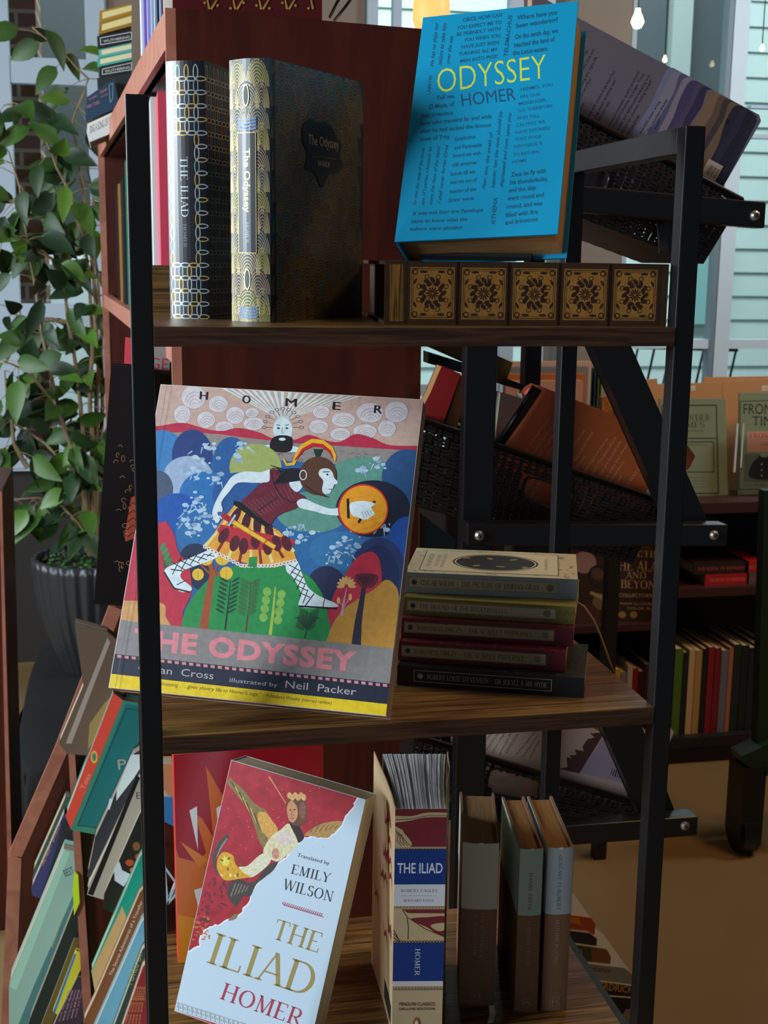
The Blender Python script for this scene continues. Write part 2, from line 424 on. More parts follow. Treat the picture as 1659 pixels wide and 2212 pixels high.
# window wall: lower wall, piers and head
mb.box((-3.2, YW, FLOOR), (4.2, YW+.12, ZL), M('2a2624', .8))
mb.box((wx(1000, 800).x, YW, ZL), (4.2, YW+.12, ZB), M('2a2624', .8))
mb.box((wx(1212, 300).x, YW-.05, ZB), (wx(1352, 100).x, YW+.12, 2.1), WALLM)
mb.box((-3.2, YW, 1.75), (4.2, YW+.12, 2.1), WALLM)
mb.box((-3.2, YW, ZL), (wx(-80, 300).x, YW+.12, 1.8), WALLM)
mb.box((wx(232, 100).x, YW, ZL), (wx(790, 20).x, YW+.12, 1.8), WALLM)
struct(mb.build('wall_back'))
mb = MB(); mb.box((-3.3, -1.6, FLOOR), (-3.2, 4.3, -.9), WALLM); mb.box((-3.3, -1.6, 1.6), (-3.2, 4.3, 2.1), WALLM); mb.box((-3.3, .2, -.9), (-3.2, .8, 1.6), WALLM); struct(mb.build('wall_left'))
mb = MB(); mb.box((-3.3, -1.6, 2.1), (4.2, 4.3, 2.2), M('3b3733', .8)); struct(mb.build('ceiling'))
mb = MB(); mb.box((4.1, -1.6, FLOOR), (4.2, 4.3, 2.1), M('4a423b', .8)); struct(mb.build('wall_right'))
FRAME = M('a9bac8', .5); FRAMEW = M('c3d3da', .5)
GLASS = bpy.data.materials.new('window_glass'); GLASS.use_nodes = True
nt = GLASS.node_tree; nt.nodes.remove(nt.nodes['Principled BSDF'])
gt = nt.nodes.new('ShaderNodeBsdfTransparent'); gt.inputs[0].default_value = (.93, .98, .97, 1)
gg = nt.nodes.new('ShaderNodeBsdfGlossy'); gg.inputs['Roughness'].default_value = .02
gm = nt.nodes.new('ShaderNodeMixShader'); gm.inputs[0].default_value = .06
nt.links.new(gt.outputs[0], gm.inputs[1]); nt.links.new(gg.outputs[0], gm.inputs[2]); nt.links.new(gm.outputs[0], nt.nodes['Material Output'].inputs[0])
def frame_bar(mb, u0, v0, u1, v1, y=YW, d=.05, mat=None):
    a, b = aty(u0, v0, y), aty(u1, v1, y)
    if abs(v1-v0) > abs(u1-u0): a.x, b.x = aty(u0, 250, y).x, aty(u1, 250, y).x
    else: d = d*.84
    mb.box((min(a.x, b.x), y-d/2, min(a.z, b.z)), (max(a.x, b.x), y+d/2, max(a.z, b.z)), mat or FRAME)
# window 1, left, behind the plant
f = MB()
for r in ((-70, -40, 26, 1010), (190, -40, 232, 1010), (-70, 120, 232, 188), (-70, 655, 232, 700), (-70, 985, 232, 1012)): frame_bar(f, *r)
w1 = struct(f.build('window_1')); g = MB(); a, b = aty(-60, -40, YW), aty(230, 1000, YW); g.box((a.x, YW-.004, b.z), (b.x, YW+.004, a.z), GLASS); g.build('pane', w1)
# window 2, behind the shelf tops
f = MB()
for r in ((790, -60, 812, 850), (845, -60, 862, 850), (1092, -60, 1120, 850), (1160, -60, 1186, 850), (790, 830, 1220, 852)): frame_bar(f, *r)
w2 = struct(f.build('window_2')); g = MB(); a, b = aty(790, -60, YW), aty(1212, 850, YW); g.box((a.x, YW-.004, b.z), (b.x, YW+.004, a.z), GLASS); g.build('pane', w2)
# window 3, right
f = MB()
for r, mt in (((1352, -60, 1362, 860), FRAME), ((1556, -60, 1566, 860), M('6c7d86')), ((1568, -60, 1600, 860), FRAMEW), ((1618, 228, 1760, 240), FRAME), ((1618, 290, 1760, 304), FRAME), ((1352, 733, 1760, 752), FRAMEW), ((1352, 842, 1900, 862), FRAME)):
    frame_bar(f, *r, mat=mt)
w3 = struct(f.build('window_3')); g = MB(); a, b = aty(1355, -60, YW), aty(1900, 850, YW); g.box((a.x, YW-.004, b.z), (b.x, YW+.004, a.z), GLASS); g.build('pane', w3)

# outside: street ground, brick pier, pale clapboard house
mb = MB(); mb.box((-5, 4.3, FLOOR-.1), (8, 12, FLOOR-.02), M('9aa3a3', .9)); tag(mb.build('pavement'), 'pale street pavement outside the windows', 'pavement')
def brick_mat():
    m = bpy.data.materials.new('brick_wall'); m.use_nodes = True; nt = m.node_tree; b = nt.nodes['Principled BSDF']
    tc = nt.nodes.new('ShaderNodeTexCoord'); mp = nt.nodes.new('ShaderNodeMapping'); mp.inputs['Rotation'].default_value = (PI/2, 0, 0)
    t = nt.nodes.new('ShaderNodeTexBrick'); t.inputs['Color1'].default_value = lin('8a5c4a'); t.inputs['Color2'].default_value = lin('6d4638'); t.inputs['Mortar'].default_value = lin('b5aa9c')
    t.inputs['Scale'].default_value = 4.6; t.inputs['Mortar Size'].default_value = .035; t.inputs['Brick Width'].default_value = .9; t.inputs['Row Height'].default_value = .3
    nt.links.new(tc.outputs['Object'], mp.inputs[0]); nt.links.new(mp.outputs[0], t.inputs[0]); nt.links.new(t.outputs[0], b.inputs['Base Color']); b.inputs['Roughness'].default_value = .9
    return m
a, b = aty(26, -80, 4.4), aty(100, 640, 4.4)
mb = MB(); mb.box((a.x-.02, 4.4, FLOOR), (b.x, 4.75, 2.4), brick_mat()); tag(mb.build('brick_pier'), 'red-brown brick pier outside the left window', 'pier')
mb = MB(); mb.box((-3.5, 6.4, FLOOR), (.25, 6.6, .02), M('c7d4d8', .8)); mb.box((-3.5, 6.4, .02), (.25, 6.6, 3), M('333a3c', .7))
mb.box((-.9, 6.36, .0), (-.1, 6.4, .06), M('e8eef0')); tag(mb.build('building'), 'grey building with a pale base across the street behind the plant', 'building')
root = thing('clapboard_building', 'pale teal clapboard building seen through the right window', 'building', (3, 7, FLOOR))
mb = MB(); SID = M('bcd2cf', .8)
z = FLOOR
while z < 3.4:
    mb.hexa([(.6, 7, z), (8, 7, z), (8, 7.2, z), (.6, 7.2, z), (.6, 7.02, z+.16), (8, 7.02, z+.16), (8, 7.2, z+.16), (.6, 7.2, z+.16)], SID); z += .155
mb.build('siding', root, True)
for (u0, u1, v0, v1) in ((1365, 1555, -90, 330), (1480, 1545, 500, 700)):
    a, b = aty(u0, v0, 6.95), aty(u1, v1, 6.95)
    mb = MB(); mb.box((a.x, 6.93, b.z), (b.x, 7.0, a.z), M('4a5458' if v0 < 0 else '86b5b4', .25)); wn = mb.build('window', root, True)
mb = MB(); a, b = aty(1455, -80, 6.9), aty(1475, 330, 6.9); mb.box((a.x, 6.86, b.z), (b.x, 6.95, a.z), M('93a3a0')); mb.build('trim', root, True)
# metal bench outside
root = thing('outdoor_bench', 'black metal slatted bench outside the right window', 'bench', aty(1540, 1300, 4.6))
mb = MB(); a, b = aty(1380, 742, 4.6), aty(1592, 748, 4.6); mb.bar(a, b, .03, .05, METAL)
for k in range(7):
    p = a.lerp(b, k/6); q = p+Vector((-.09, .0, -.5)); mb.tube([p, q], .006, METAL, 6)
mb.build('backrest', root, True)
mb = MB(); mb.box((a.x-.1, 4.2+.15, a.z-.55), (b.x-.1, 4.65, a.z-.5), METAL); mb.build('seat', root, True)
for x in (a.x-.08, b.x-.12):
    for y in (4.37, 4.6):
        mb = MB(); mb.box((x, y, FLOOR-.02), (x+.03, y+.03, a.z-.55), METAL); mb.build('leg', root, True)

# hanging lamp, and bulbs modelled in place of reflections in the window glass
EM = bpy.data.materials.new('lamp_glow'); EM.use_nodes = True; e = EM.node_tree.nodes['Principled BSDF']
e.inputs['Base Color'].default_value = lin('e8b060'); e.inputs['Emission Color'].default_value = lin('f2b468'); e.inputs['Emission Strength'].default_value = .75
EB = bpy.data.materials.new('bulb_reflection_glow'); EB.use_nodes = True; e = EB.node_tree.nodes['Principled BSDF']
e.inputs['Emission Color'].default_value = lin('ffe09a'); e.inputs['Emission Strength'].default_value = 6
c = aty(932, 20, 2.9); root = thing('pendant_lamp', 'glowing cream globe lamp above the far end of the bookcase', 'lamp', c)
mb = MB(); mb.lathe([(.001, -.075), (.03, -.073), (.046, -.06), (.056, -.03), (.055, .02), (.045, .05), (.02, .06), (.001, .062)], (0, 0, 0), EM, 28); mb.build('shade', root)
mb = MB(); mb.tube([(0, 0, .06), (0, 0, 2.1-c.z)], .003, BLACKWOOD); mb.build('cord', root)
for (u, v, y, r, lb) in ((1377, 48, 3.3, .022, 'bright round bulb hanging before the right window'), (1436, 130, 3.4, .008, 'tiny distant bulb low in the right window'), (1646, 106, 3.4, .008, 'tiny distant bulb near the right edge')):
    c = aty(u, v, y); root = thing('bulb_reflection', lb, 'bulb', c, group='bare bulbs')  # glowing shape added for a reflection in the pane
    mb = MB(); mb.lathe([(.0005, -r), (r*.6, -r*.8), (r, 0), (r*.75, r*.8), (r*.4, r*1.5), (r*.35, r*2)], (0, 0, 0), EB, 20); mb.build('bulb', root)
    mb = MB(); mb.tube([(0, 0, r*2), (0, 0, 2.1-c.z)], .002, BLACKWOOD, 6); mb.build('cord', root)

# ------------------------------------------------------------------ the black metal rack with walnut shelves
W, p, D, t1 = .4378, .0176, .2869, .0158
rack = thing('metal_shelf_rack', 'black metal shelf rack with walnut boards holding the Homer books', 'shelf', (0, 0, FLOOR))
def post(x0, x1, y0, y1, top):
    mb = MB(); mb.box((x0, y0, FLOOR), (x1, y1, top), METAL); return mb.build('post', rack, True, .0012)
post(-p, 0, 0, p, .1745); post(W, W+p, 0, p, .1658)
post(W, W+p, D-.001, D+p, .1658)
mb = MB(); mb.box((W, p, .1658-p*1.25), (W+p, D, .1658), METAL); mb.build('side_rail', rack, True, .001)
for z in (0, -S, -2*S, -3*S):
    y0 = 0
    mb = MB(); mb.box((0, y0, z-t1), (W, D, z), WALNUT)
    # darker laminated front edge
    mb.box((0, y0-.0006, z-t1), (W, y0, z-.0006), WALNUT_EDGE); mb.build('shelf_board', rack, True, .0006)
    if z < 0:
        for x in (-p, W):
            mb = MB(); mb.box((x, p, z-t1-.012), (x+p, D-.002, z-t1), METAL); mb.build('side_rail', rack, True)
post(-p, 0, D-.001, D+p, -.30)
a, b = aty(330, 571, .2868), aty(720, 572, .2868)
mb = MB(); mb.box((-.0, .272, 0), (.16, .286, aty(340, 573, .272).z), WALNUT); mb.build('back_board', rack, True)

# ------------------------------------------------------------------ books on the top shelf
NAVYBLK = M('0c1018', .32, 0, 0, 40, 0, .6)
# The Iliad, chain pattern
T_, D_, H_, B_ = .0363, .125, .2186, .003
root = thing('book', 'upright black Iliad with gold and silver chain-ring pattern, leftmost on the top shelf', 'book', (.0186, .1418, 0), (0, 0, -.4713))
RG, RS, RB = M('b89a5c', .4, .4), M('a8aeb0', .4, .4), M('7c9698', .4, .3)
def chain(cv, x0, x1, hole=None):
    dx, dz = .0082, .0112; i = 0; x = x0
    while x < x1-.001:
        z = .002; j = 0
        while z < H_-.004:
            inside = hole and hole[0] < x < hole[1] and hole[2] < z < hole[3]
            if not inside:
                x+dx/2 < x1+.002 and not (hole and hole[0]-dx < x < hole[1] and hole[2] < z < hole[3]) and cv.ring(x+dx/2, z, .0050, .0023, .0010, (RG, RS, RS)[(i+j) % 3], 2, n=16)
                if z+dz < H_-.001 and not (hole and hole[0] < x < hole[1] and hole[2]-dz*.6 < z+dz/2 < hole[3]):
                    cv.ring(x, z+dz/2, .0024, .0064, .0010, (RS, RG, RB)[(i*2+j) % 3], 3, n=18)
            z += dz; j += 1
        x += dx; i += 1
def deco(mb, P):
    cv = spine_cv(mb, P, T_, B_); chain(cv, .004, T_, (.005, .027, .052, .150))
    cv.poly([(.0075, .054), (.0255, .054), (.0255, .148), (.0075, .148)], NAVYBLK, 1)
    cv.text('THE ILIAD', (.0135, .139), (.0135, .088), .0068, RS, 5, serif=True, up=(.0068, 0))
    cv.text('HOMER', (.0150, .082), (.0150, .062), .0036, M('6f7b84', .4), 5, serif=True, up=(.0036, 0))
    cs = Cv(mb, lambda x, y, l: P(T_+l, x, y)); chain(cs, .004, D_-.004)
rawbook(SPINE_FRONT, T_, D_, H_, NAVYBLK, bulge=B_, deco=deco, root=root)
# The Odyssey, fan pattern
T2, D2, H2, B2 = .0396, .1609, .2141, .005
root = thing('book', 'upright Odyssey with gilded fan-scale pattern in olive and mauve, second on the top shelf', 'book', (.0689, .089, 0), (0, 0, -.6838))
FAN = [M('4c4f22', .45), M('362a35', .45), M('2c3742', .45), M('6b5a3a', .45), M('39404a', .45)]
FANS = [M(c, .45) for c in ('2c4046', '34342e', '46412e', '332c34', '27383c')]
GL = M('c4b078', .42, .3); GD = M('8a7448', .45, .5)
def fan(cv, x, z, rx, rz, m, L, arcs=6, g=GL, lw=.00045):
    L *= 3
    cv.poly(ell(x, z, rx, rz, 0, 18, 0, 180), m, L)
    for k in range(arcs):
        f = 1-k/(arcs+.3); cv.ring(x, z, rx*f, rz*f, lw, g, L+.2, n=16, a0=0, a1=180)
def deco(mb, P):
    cv = spine_cv(mb, P, T2, B2); cx = T2/2
    L = 1
    for r in range(13):
        z = H2-.0225-r*.0168
        xs = ((cx-.0135, cx+.0135, cx) if r % 2 else (cx-.0098, cx+.0098))
        for i, x in enumerate(xs):
            rx = min(.0125, x-.0003 if x < cx else T2-.0003-x)
            fan(cv, x, max(z, .0005), rx, .022, FAN[(r+i//2) % 3], L+i*.3, 8, lw=.00038)
        L += 1
    for z0 in (.158, .004):
        for k in range(4): cv.poly([(cx-.0095, z0+k*.0026), (cx, z0-.0014+k*.0026), (cx+.0095, z0+k*.0026), (cx+.0095, z0+.0018+k*.0026), (cx, z0+.0004+k*.0026), (cx-.0095, z0+.0018+k*.0026)], M('5f80a8', .4), 130)
    cv.poly([(cx-.0085, .058), (cx+.0085, .058), (cx+.0085, .155), (cx, .159), (cx-.0085, .155)], M('141c26', .35), 131)
    cv.frame([(cx-.0088, .0578), (cx+.0088, .0578), (cx+.0088, .1555), (cx-.0088, .1555)], .0006, GL, 132)
    for z in (.185, .036): cv.ell(cx, z, .0032, .009, GL, 133, n=18); cv.ell(cx, z, .0024, .0078, M('2d3b4b'), 134, n=18)
    cv.text('The Odyssey', (cx-.0022, .143), (cx-.0022, .091), .0062, GL, 135, up=(.0062, 0), bold=.01)
    cv.text('HOMER', (cx-.0008, .083), (cx-.0008, .066), .003, M('a9b4bc', .4), 135, serif=True, up=(.003, 0))
    cs = Cv(mb, lambda x, y, l: P(T2+l, x, y), base=.0001); L = 1
    rnd = random.Random(3)
    for r in range(17):
        z = H2-.012-r*.0128; x = .012+(r % 2)*.006
        while x < D2-.008:
            rx = rnd.uniform(.0085, .0145); rz = rnd.uniform(.016, .025)
            rz = min(rz, H2-.0005-z); rx = min(rx, D2-.001-x)
            fan(cs, x, z, rx, rz, FANS[rnd.randrange(5)], L, 7, GD, .0005)
            x += rx*1.25
        L += 1
    pl = smooth([(.052, .166), (.062, .172), (.075, .170), (.088, .172), (.100, .169), (.110, .160), (.118, .155), (.115, .145), (.122, .136), (.108, .130), (.096, .128), (.083, .116), (.070, .128), (.055, .130), (.058, .142), (.050, .155)])
    cs.poly(pl, M('0d1720', .4), 140)
    cs.text('The Odyssey', (.060, .151), (.113, .151), .0085, M('c8b080', .35, .5), 142, up=(0, .0085))
    cs.poly([(.066, .1415), (.108, .1415), (.108, .1419), (.066, .1419)], GD, 142)
    cs.text('HOMER', (.076, .134), (.097, .134), .0042, M('d0bb90', .35, .4), 142, serif=True, up=(0, .0042))
    cs.poly([(.006, 0), (.0072, 0), (.0072, H2), (.006, H2)], M('15120f'), 144)
rawbook(SPINE_FRONT, T2, D2, H2, M('232a30', .4), bulge=B2, deco=deco, root=root)

# antique book lying down, ornamented spine
TA, DA, HA = .0528, .1998, .2441
root = thing('book', 'large antique brown leather book with ornate panels lying on the top shelf', 'book', (.1923, .0369, 0), (0, 0, -.0939))
LEA = M('3d2813', .42, 0, .45, 60, .25); LEAG = M('a87430', .42, .1, .35, 120, .2); LEAB = M('341d0e', .45)
def deco(mb, P):
    cv = spine_cv(mb, P, TA, 0, lying=True)
    for i in range(24):
        x = .004+random.random()*.012; cv.line([(x, .003), (x+random.uniform(-.001, .001), .05)], .0005, LEAG, 1)
    for k in range(5):
        x0 = .0215+k*.0438; x1 = x0+.0375; y0, y1 = .005, .048; cx, cy = (x0+x1)/2, (y0+y1)/2
        cv.poly([(x0, y0), (x1, y0), (x1, y1), (x0, y1)], LEAG, 1)
        cv.frame([(x0+.0012, y0+.0012), (x1-.0012, y0+.0012), (x1-.0012, y1-.0012), (x0+.0012, y1-.0012)], .0006, LEAB, 2)
        cv.frame([(x0+.0026, y0+.0026), (x1-.0026, y0+.0026), (x1-.0026, y1-.0026), (x0+.0026, y1-.0026)], .0004, LEAB, 2)
        for q in range(12):
            a = q*PI/6; cv.ell(cx+math.cos(a)*.0036, cy+math.sin(a)*.0036, .0021, .0007, LEAB, 3, rot=a, n=8)
            cv.ell(cx+math.cos(a)*.0094, cy+math.sin(a)*.0110, .0030, .0018, LEAB, 3, rot=a+.7, n=10)
        for q in range(8):
            a = q*PI/4+.39; cv.ring(cx+math.cos(a)*.0125, cy+math.sin(a)*.0145, .0022, .0022, .0007, LEAB, 4, n=10)
            cv.ell(cx+math.cos(a)*.0072, cy+math.sin(a)*.0078, .0016, .0026, LEAB, 4, rot=a, n=8)
        cv.ring(cx, cy, .0018, .0018, .0008, LEAB, 4, n=12)
        for sx in (-1, 1):
            for sy in (-1, 1):
                qx, qy = cx+sx*.0148, cy+sy*.0176; cv.ring(qx, qy, .0026, .0026, .0010, LEAB, 4, n=12)
                cv.ell(cx+sx*.0148, cy+sy*.0095, .0011, .0030, LEAB, 4, rot=sx*sy*.5, n=8); cv.ell(cx+sx*.0075, cy+sy*.0176, .0034, .0011, LEAB, 4, n=8)
        for xr in (x0-.0035, x1+.0028): cv.poly([(xr-.0012, .0005), (xr+.0012, .0005), (xr+.0012, .0523), (xr-.0012, .0523)], LEAB, 2)
    # side end grain and hinge ornaments stay on the top board
rawbook(LYING, TA, DA, HA, LEA, bulge=0, board=.003, over=.006, deco=deco, root=root, pages=[pages_mat('dark_page_edges', 2, '4a3426', '2a1a12')]*3)

# word-covered blue book leaning on the antique book
root = thing('book', 'bright blue Odyssey covered in embossed words, propped on the antique book', 'book', (.2059, .0642, .0688), (-.4785, -.0517, -.5296))
BW, BT, BH = .1407, .0434, .2249
BLUE = M('0a90ba', .42, 0, 0, 40, 0, .4); BTX = M('07506f', .5); YEL = M('d8e04a', .4, .1)
def deco(mb, P):
    Mx = MW[root.name]; n = (Mx.to_3x3() @ Vector((0, -1, 0))).normalized(); p0 = Mx @ Vector((0, 0, 0))
    X = lambda x, y: (780+x*.34369, y*.34369)
    cv = pixel_canvas(mb, root, p0, n, X)
    T = lambda s, a, b, h, m=BTX, **k: cv.text(s, a, b, h, m, 1, **k)
    cv.text('ODYSSEY', (490, 585), (1180, 488), 158, YEL, 2, shear=.14, bold=-.012)
    cv.text('HOMER', (635, 668), (975, 628), 82, M('0b4a6c'), 2)
    for s, a, b, h in (('Circe, how can', (640,137), (890,103), 24), ('you expect me to', (605,186), (885,148), 22), ('be friendly with', (600,227), (880,190), 22),
        ('you when you', (650,262), (878,232), 22), ('have just been', (630,306), (870,276), 22), ('turning all my', (615,350), (862,320), 22), ('men into pigs!', (622,394), (860,362), 22)):
        T(s.upper(), a, b, h, serif=False, shear=.2, bold=.022)
    for s, a, b, h in (('Where have you', (985,125), (1235,90), 30), ('been wandering?', (975,176), (1240,135), 30), ('On the tenth day, we', (968,246), (1238,205), 30),
        ('reached the land of', (960,298), (1222,258), 30), ('the Lotus-eaters.', (955,347), (1175,318), 30),
        ('Tell me,', (478,628), (590,613), 26), ('O Muse, of', (428,685), (590,665), 28), ('that ingenious', (375,740), (580,718), 24), ('hero who traveled far and wide', (370,790), (822,742), 26),
        ('after he had sacked the famous', (370,838), (818,795), 26), ('town of Troy', (370,888), (562,868), 26), ('Eurylochus', (590,885), (722,868), 24), ('and Perimedes', (585,940), (762,920), 24),
        ('bound me with', (578,990), (752,972), 24), ('still stronger', (570,1048), (732,1030), 24), ('bonds till we', (562,1105), (716,1088), 24), ('had got out of', (560,1158), (732,1140), 24),
        ('hearing of the', (555,1215), (724,1198), 24), ("Sirens' voices", (548,1270), (712,1255), 24), ('It was not long ere Penelope', (325,1352), (768,1330), 24), ('came to know what the', (315,1402), (668,1388), 24),
        ('suitors were plotting', (305,1450), (638,1440), 24),
        ('Zeus let fly with', (942,1112), (1162,1085), 28), ('his thunderbolts,', (935,1160), (1172,1135), 28), ('and the ship', (928,1210), (1100,1190), 28), ('went round and', (922,1260), (1152,1235), 28),
        ('round, and was', (915,1312), (1142,1288), 28), ('filled with fire', (908,1366), (1112,1342), 28), ('and brimstone', (905,1412), (1112,1388), 28)):
        T(s, a, b, h, shear=.2, bold=.024)
    for s, a, b, h in (('Hermes, you', (1005,572), (1205,540), 20), ('are our', (998,618), (1128,600), 20), ('messenger,', (992,662), (1168,636), 20), ('go therefore', (988,706), (1205,672), 20), ('and tell', (980,752), (1122,735), 20),
        ('Calypso we', (976,798), (1158,772), 20), ('have decreed', (972,842), (1190,812), 20), ('that poor', (968,886), (1136,866), 20), ('Odysseus is', (962,932), (1142,908), 20), ('to return', (956,982), (1120,962), 20), ('home', (950,1028), (1042,1016), 20)):
        T(s.upper(), a, b, h, bold=.008)
    # lines running up the cover
    for s, a, b, h in (('He has no ships nor', (455,418), (487,142), 26), ('sailors to take him', (505,410), (538,145), 26), ('over the sea', (555,402), (578,228), 24), ('TELEMACHUS', (918,358), (950,95), 24), ('LAERTES', (432,595), (445,475), 18), ('ATHENA', (840,1412), (858,1240), 26),
        ('Fear, too, the wrath of', (780,1188), (828,830), 24), ('heaven, lest the gods should be', (838,1182), (888,702), 24), ('displeased and turn upon you', (892,1178), (945,708), 24),
        ('for ever the gates of the house', (345,1290), (400,930), 22), ('son of Laertes, I beseech to', (395,1290), (445,925), 22), ('many the glens of the island', (445,1290), (498,918), 22), ('I shall never forget Circe', (500,1280), (548,912), 22)):
        T(s, a, b, h, shear=.0 if s.isupper() else .2, bold=.024)
rawbook((1, 0, 2), BT, BW, BH, BLUE, board=.002, over=.004, deco=deco, root=root, pages=[pages_mat('tan_page_edges', 1, 'c99a60', '8d6238')]*3)
st = MB(); a = atz(1010, 559, .056); 
root2 = thing('book_easel', 'small black display easel under the bright blue Odyssey', 'easel', (.285, .075, .0545), (0, 0, -.53))
st.box((-.05, -.02, 0), (.05, .035, .003), M('050505', .9)); st.build('base', root2)
st = MB(); st.box((-.05, -.02, .0), (.05, -.017, .006), M('050505', .9)); st.build('lip', root2)

# ------------------------------------------------------------------ middle shelf: large paperback Odyssey
root = thing('book', 'large picture-book Odyssey with helmeted runner on its cover, leaning on the middle shelf', 'book', (-.0445, .0817, -.3222), (-.4627, .0248, -.3896))
PW, PT, PH = .2514, .0225, .2881
def deco(mb, P):
    Mx = MW[root.name]; n = (Mx.to_3x3() @ Vector((0, -1, 0))).normalized(); p0 = Mx @ Vector((0, 0, 0))
    K = .37372
    X = lambda x, y: (320+x*K, 800+y*K)
    cr = [Mx @ Vector(q) for q in ((.0006, 0, .0006), (PW-.0006, 0, .0006), (PW-.0006, 0, PH-.0006), (.0006, 0, PH-.0006))]
    def pj(q): d = q-CAM; z = d.dot(FWD); return (829.5+FPX*d.dot(RGT)/z, 1106-FPX*d.dot(UPV)/z)
    Q = [pj(q) for q in cr]
    cv = pixel_canvas(mb, root, p0, n, X, Q, step=.0000007)
    G = .7
    def m(h): return M(h, .4, 0, .3, 170, 0, .5)
    e, bl, ln, po = cv.ell, cv.blob, cv.line, cv.poly
    # sky, rays, patterned clouds
    po([(-400,-50),(1700,-50),(1700,700),(-400,700)], m('c7a698'))
    for k in range(19):
        x = 330+k*56; y = 68+(x-75)*.066; po([(775,292),(x-13,y-40),(x+13,y-40)], m('cfe4e4'))
    for (cx, cy, rx, ry) in ((262,155,72,70),(405,195,58,50),(197,255,50,55),(335,285,54,50),(503,260,55,52),(610,308,62,40),(440,330,55,38),(600,245,40,30),(985,325,58,42),(1128,285,70,44),(1110,368,60,38),(1282,245,80,60),(1434,240,70,64),(1254,352,70,44),(1380,336,54,50),(1000,240,50,40)):
        e(cx, cy, rx, ry, m('d6cbcd'))
        for k in range(4): cv.ring(cx+rx*.1, cy+ry*.8, rx*(.25+.2*k), ry*(.35+.3*k), 2.2, m('8d8388'), n=14, a0=200, a1=340)
        cv.ring(cx, cy, rx, ry, 2, m('8d8388'))
    bl([(-200,335),(50,322),(200,303),(330,338),(430,350),(520,333),(640,358),(720,392),(840,402),(930,373),(1030,405),(1110,412),(1200,368),(1300,392),(1400,432),(1620,440),(1620,480),(1300,450),(840,425),(600,395),(300,362),(-200,360)], m('b8304a'))
    po([(-400,352),(300,360),(840,420),(1620,470),(1620,900),(-400,900)], m('948a84'))
    rr = random.Random(5)
    for k in range(150):
        x = rr.uniform(60, 1550); y = 395+x*.06+rr.uniform(0, 120); ln([(x,y),(x+14,y-5),(x+26,y+2)], 3, m('5f5856'), cv.l+.5)
    cv.l += 1
    # bearded head on the horizon
    bl([(620,450),(700,430),(850,440),(890,470),(780,470)], m('d5e4e8')); e(778,345,56,72,m('cfe0e4')); bl([(712,400),(745,378),(780,375),(815,380),(836,400),(828,462),(770,475),(706,455)], m('1c1a1c')); e(775,398,20,9,m('cfe0e4'))
    for sx in (-1,1): ln([(778+sx*14,318),(778+sx*36,314)], 4, m('333338')); e(778+sx*24,334,9,5,m('2a3038'))
    ln([(776,330),(772,362),(784,364)], 3, m('6a7680'))
    for k in range(11):
        a = PI*(1+.1*k); ln([(778+58*math.cos(a),330+70*math.sin(a)),(778+98*math.cos(a),330+100*math.sin(a))], 2.5, m('5a4a48')); cv.ring(778+108*math.cos(a),330+108*math.sin(a),14,9,3,m('5a4a48'),n=12)
    # waves
    po([(-400,470),(300,480),(1000,540),(1620,560),(1620,1620),(-400,1500)], m('2f629c'))
    H = lambda cx, cy, rx, ry, c: e(cx, cy, rx, ry, m(c), n=40)
    for h in ((80,500,135,155,'3f7fb8'),(-60,560,90,140,'5a90c0'),(255,490,118,148,'2c437c'),(480,520,102,135,'2c5e9a'),(620,560,150,135,'a2ac62'),(230,620,145,125,'9fb2cc'),(60,690,85,110,'4a5a74'),(330,720,150,135,'2c70b0'),(520,720,150,130,'2a5a96'),
              (1240,650,215,150,'5f9584'),(1500,620,150,165,'2d5484'),(950,820,210,120,'5f9584'),(170,830,140,120,'1f56a8'),(1300,800,215,165,'1c2236'),(1500,1010,120,165,'2450a0'),(1330,760,120,90,'1c2236'),(900,1080,300,150,'2c69a0'),(330,930,170,150,'2f6ea8'),(560,900,160,110,'2a5a96'),(1100,1040,170,110,'3473a4'),
              (270,1090,90,90,'26324e'),(1330,1170,160,205,'2a3a6a'),(1330,1190,120,180,'26305a'),(1030,1270,120,140,'2a3050'),(300,1180,60,90,'26324e')): H(*h)
    # foam
    for (cx, cy, n, s) in ((350,440,10,28),(300,520,16,50),(250,590,12,45),(540,440,10,32),(520,500,8,24),(390,620,16,55),(260,800,26,75),(330,860,22,80),(240,900,16,55),(900,950,16,60),(1130,1010,26,75),(1080,1080,12,45),(1330,520,12,40),(1240,570,10,34),(1350,900,14,45),(820,920,10,40)):
        for k in range(n):
            x, y = cx+rr.gauss(0, s*.6), cy+rr.gauss(0, s*.55); r = rr.uniform(4, 17)
            e(x, y, r*1.2, r*.8, m(('a9c8dc','b8cad8','8fa8c4')[k % 3]), n=12) if k % 4 else ln([(x,y),(x+rr.uniform(-40,40),y+rr.uniform(10,45))], [8,3], m('a9c8dc'))
    # hills
    bl([(-300,1000),(70,880),(110,885),(150,950),(175,1050),(235,1130),(250,1280),(200,1400),(180,1500),(-300,1500)], m('c03046'))
    bl([(1030,1500),(1060,1330),(1120,1210),(1200,1090),(1280,1048),(1330,1080),(1350,1180),(1340,1300),(1300,1500),(1200,1620)], m('c03046'))
    bl([(190,1500),(215,1390),(290,1270),(420,1160),(600,1115),(800,1130),(930,1190),(1010,1300),(1040,1420),(1040,1640),(600,1620),(200,1560)], m('2a8c4a'))
    bl([(1030,1650),(1045,1520),(1110,1400),(1200,1330),(1300,1270),(1370,1212),(1420,1235),(1450,1320),(1440,1660),(1200,1680)], m('c08a3a'))
    bl([(-300,1350),(60,1340),(100,1420),(100,1500),(-300,1500)], m('d09a60'))
    # small trees
    ln([(320,1500),(345,1330),(370,1180),(365,1110)], [52,42,30,12], m('a5502c'))
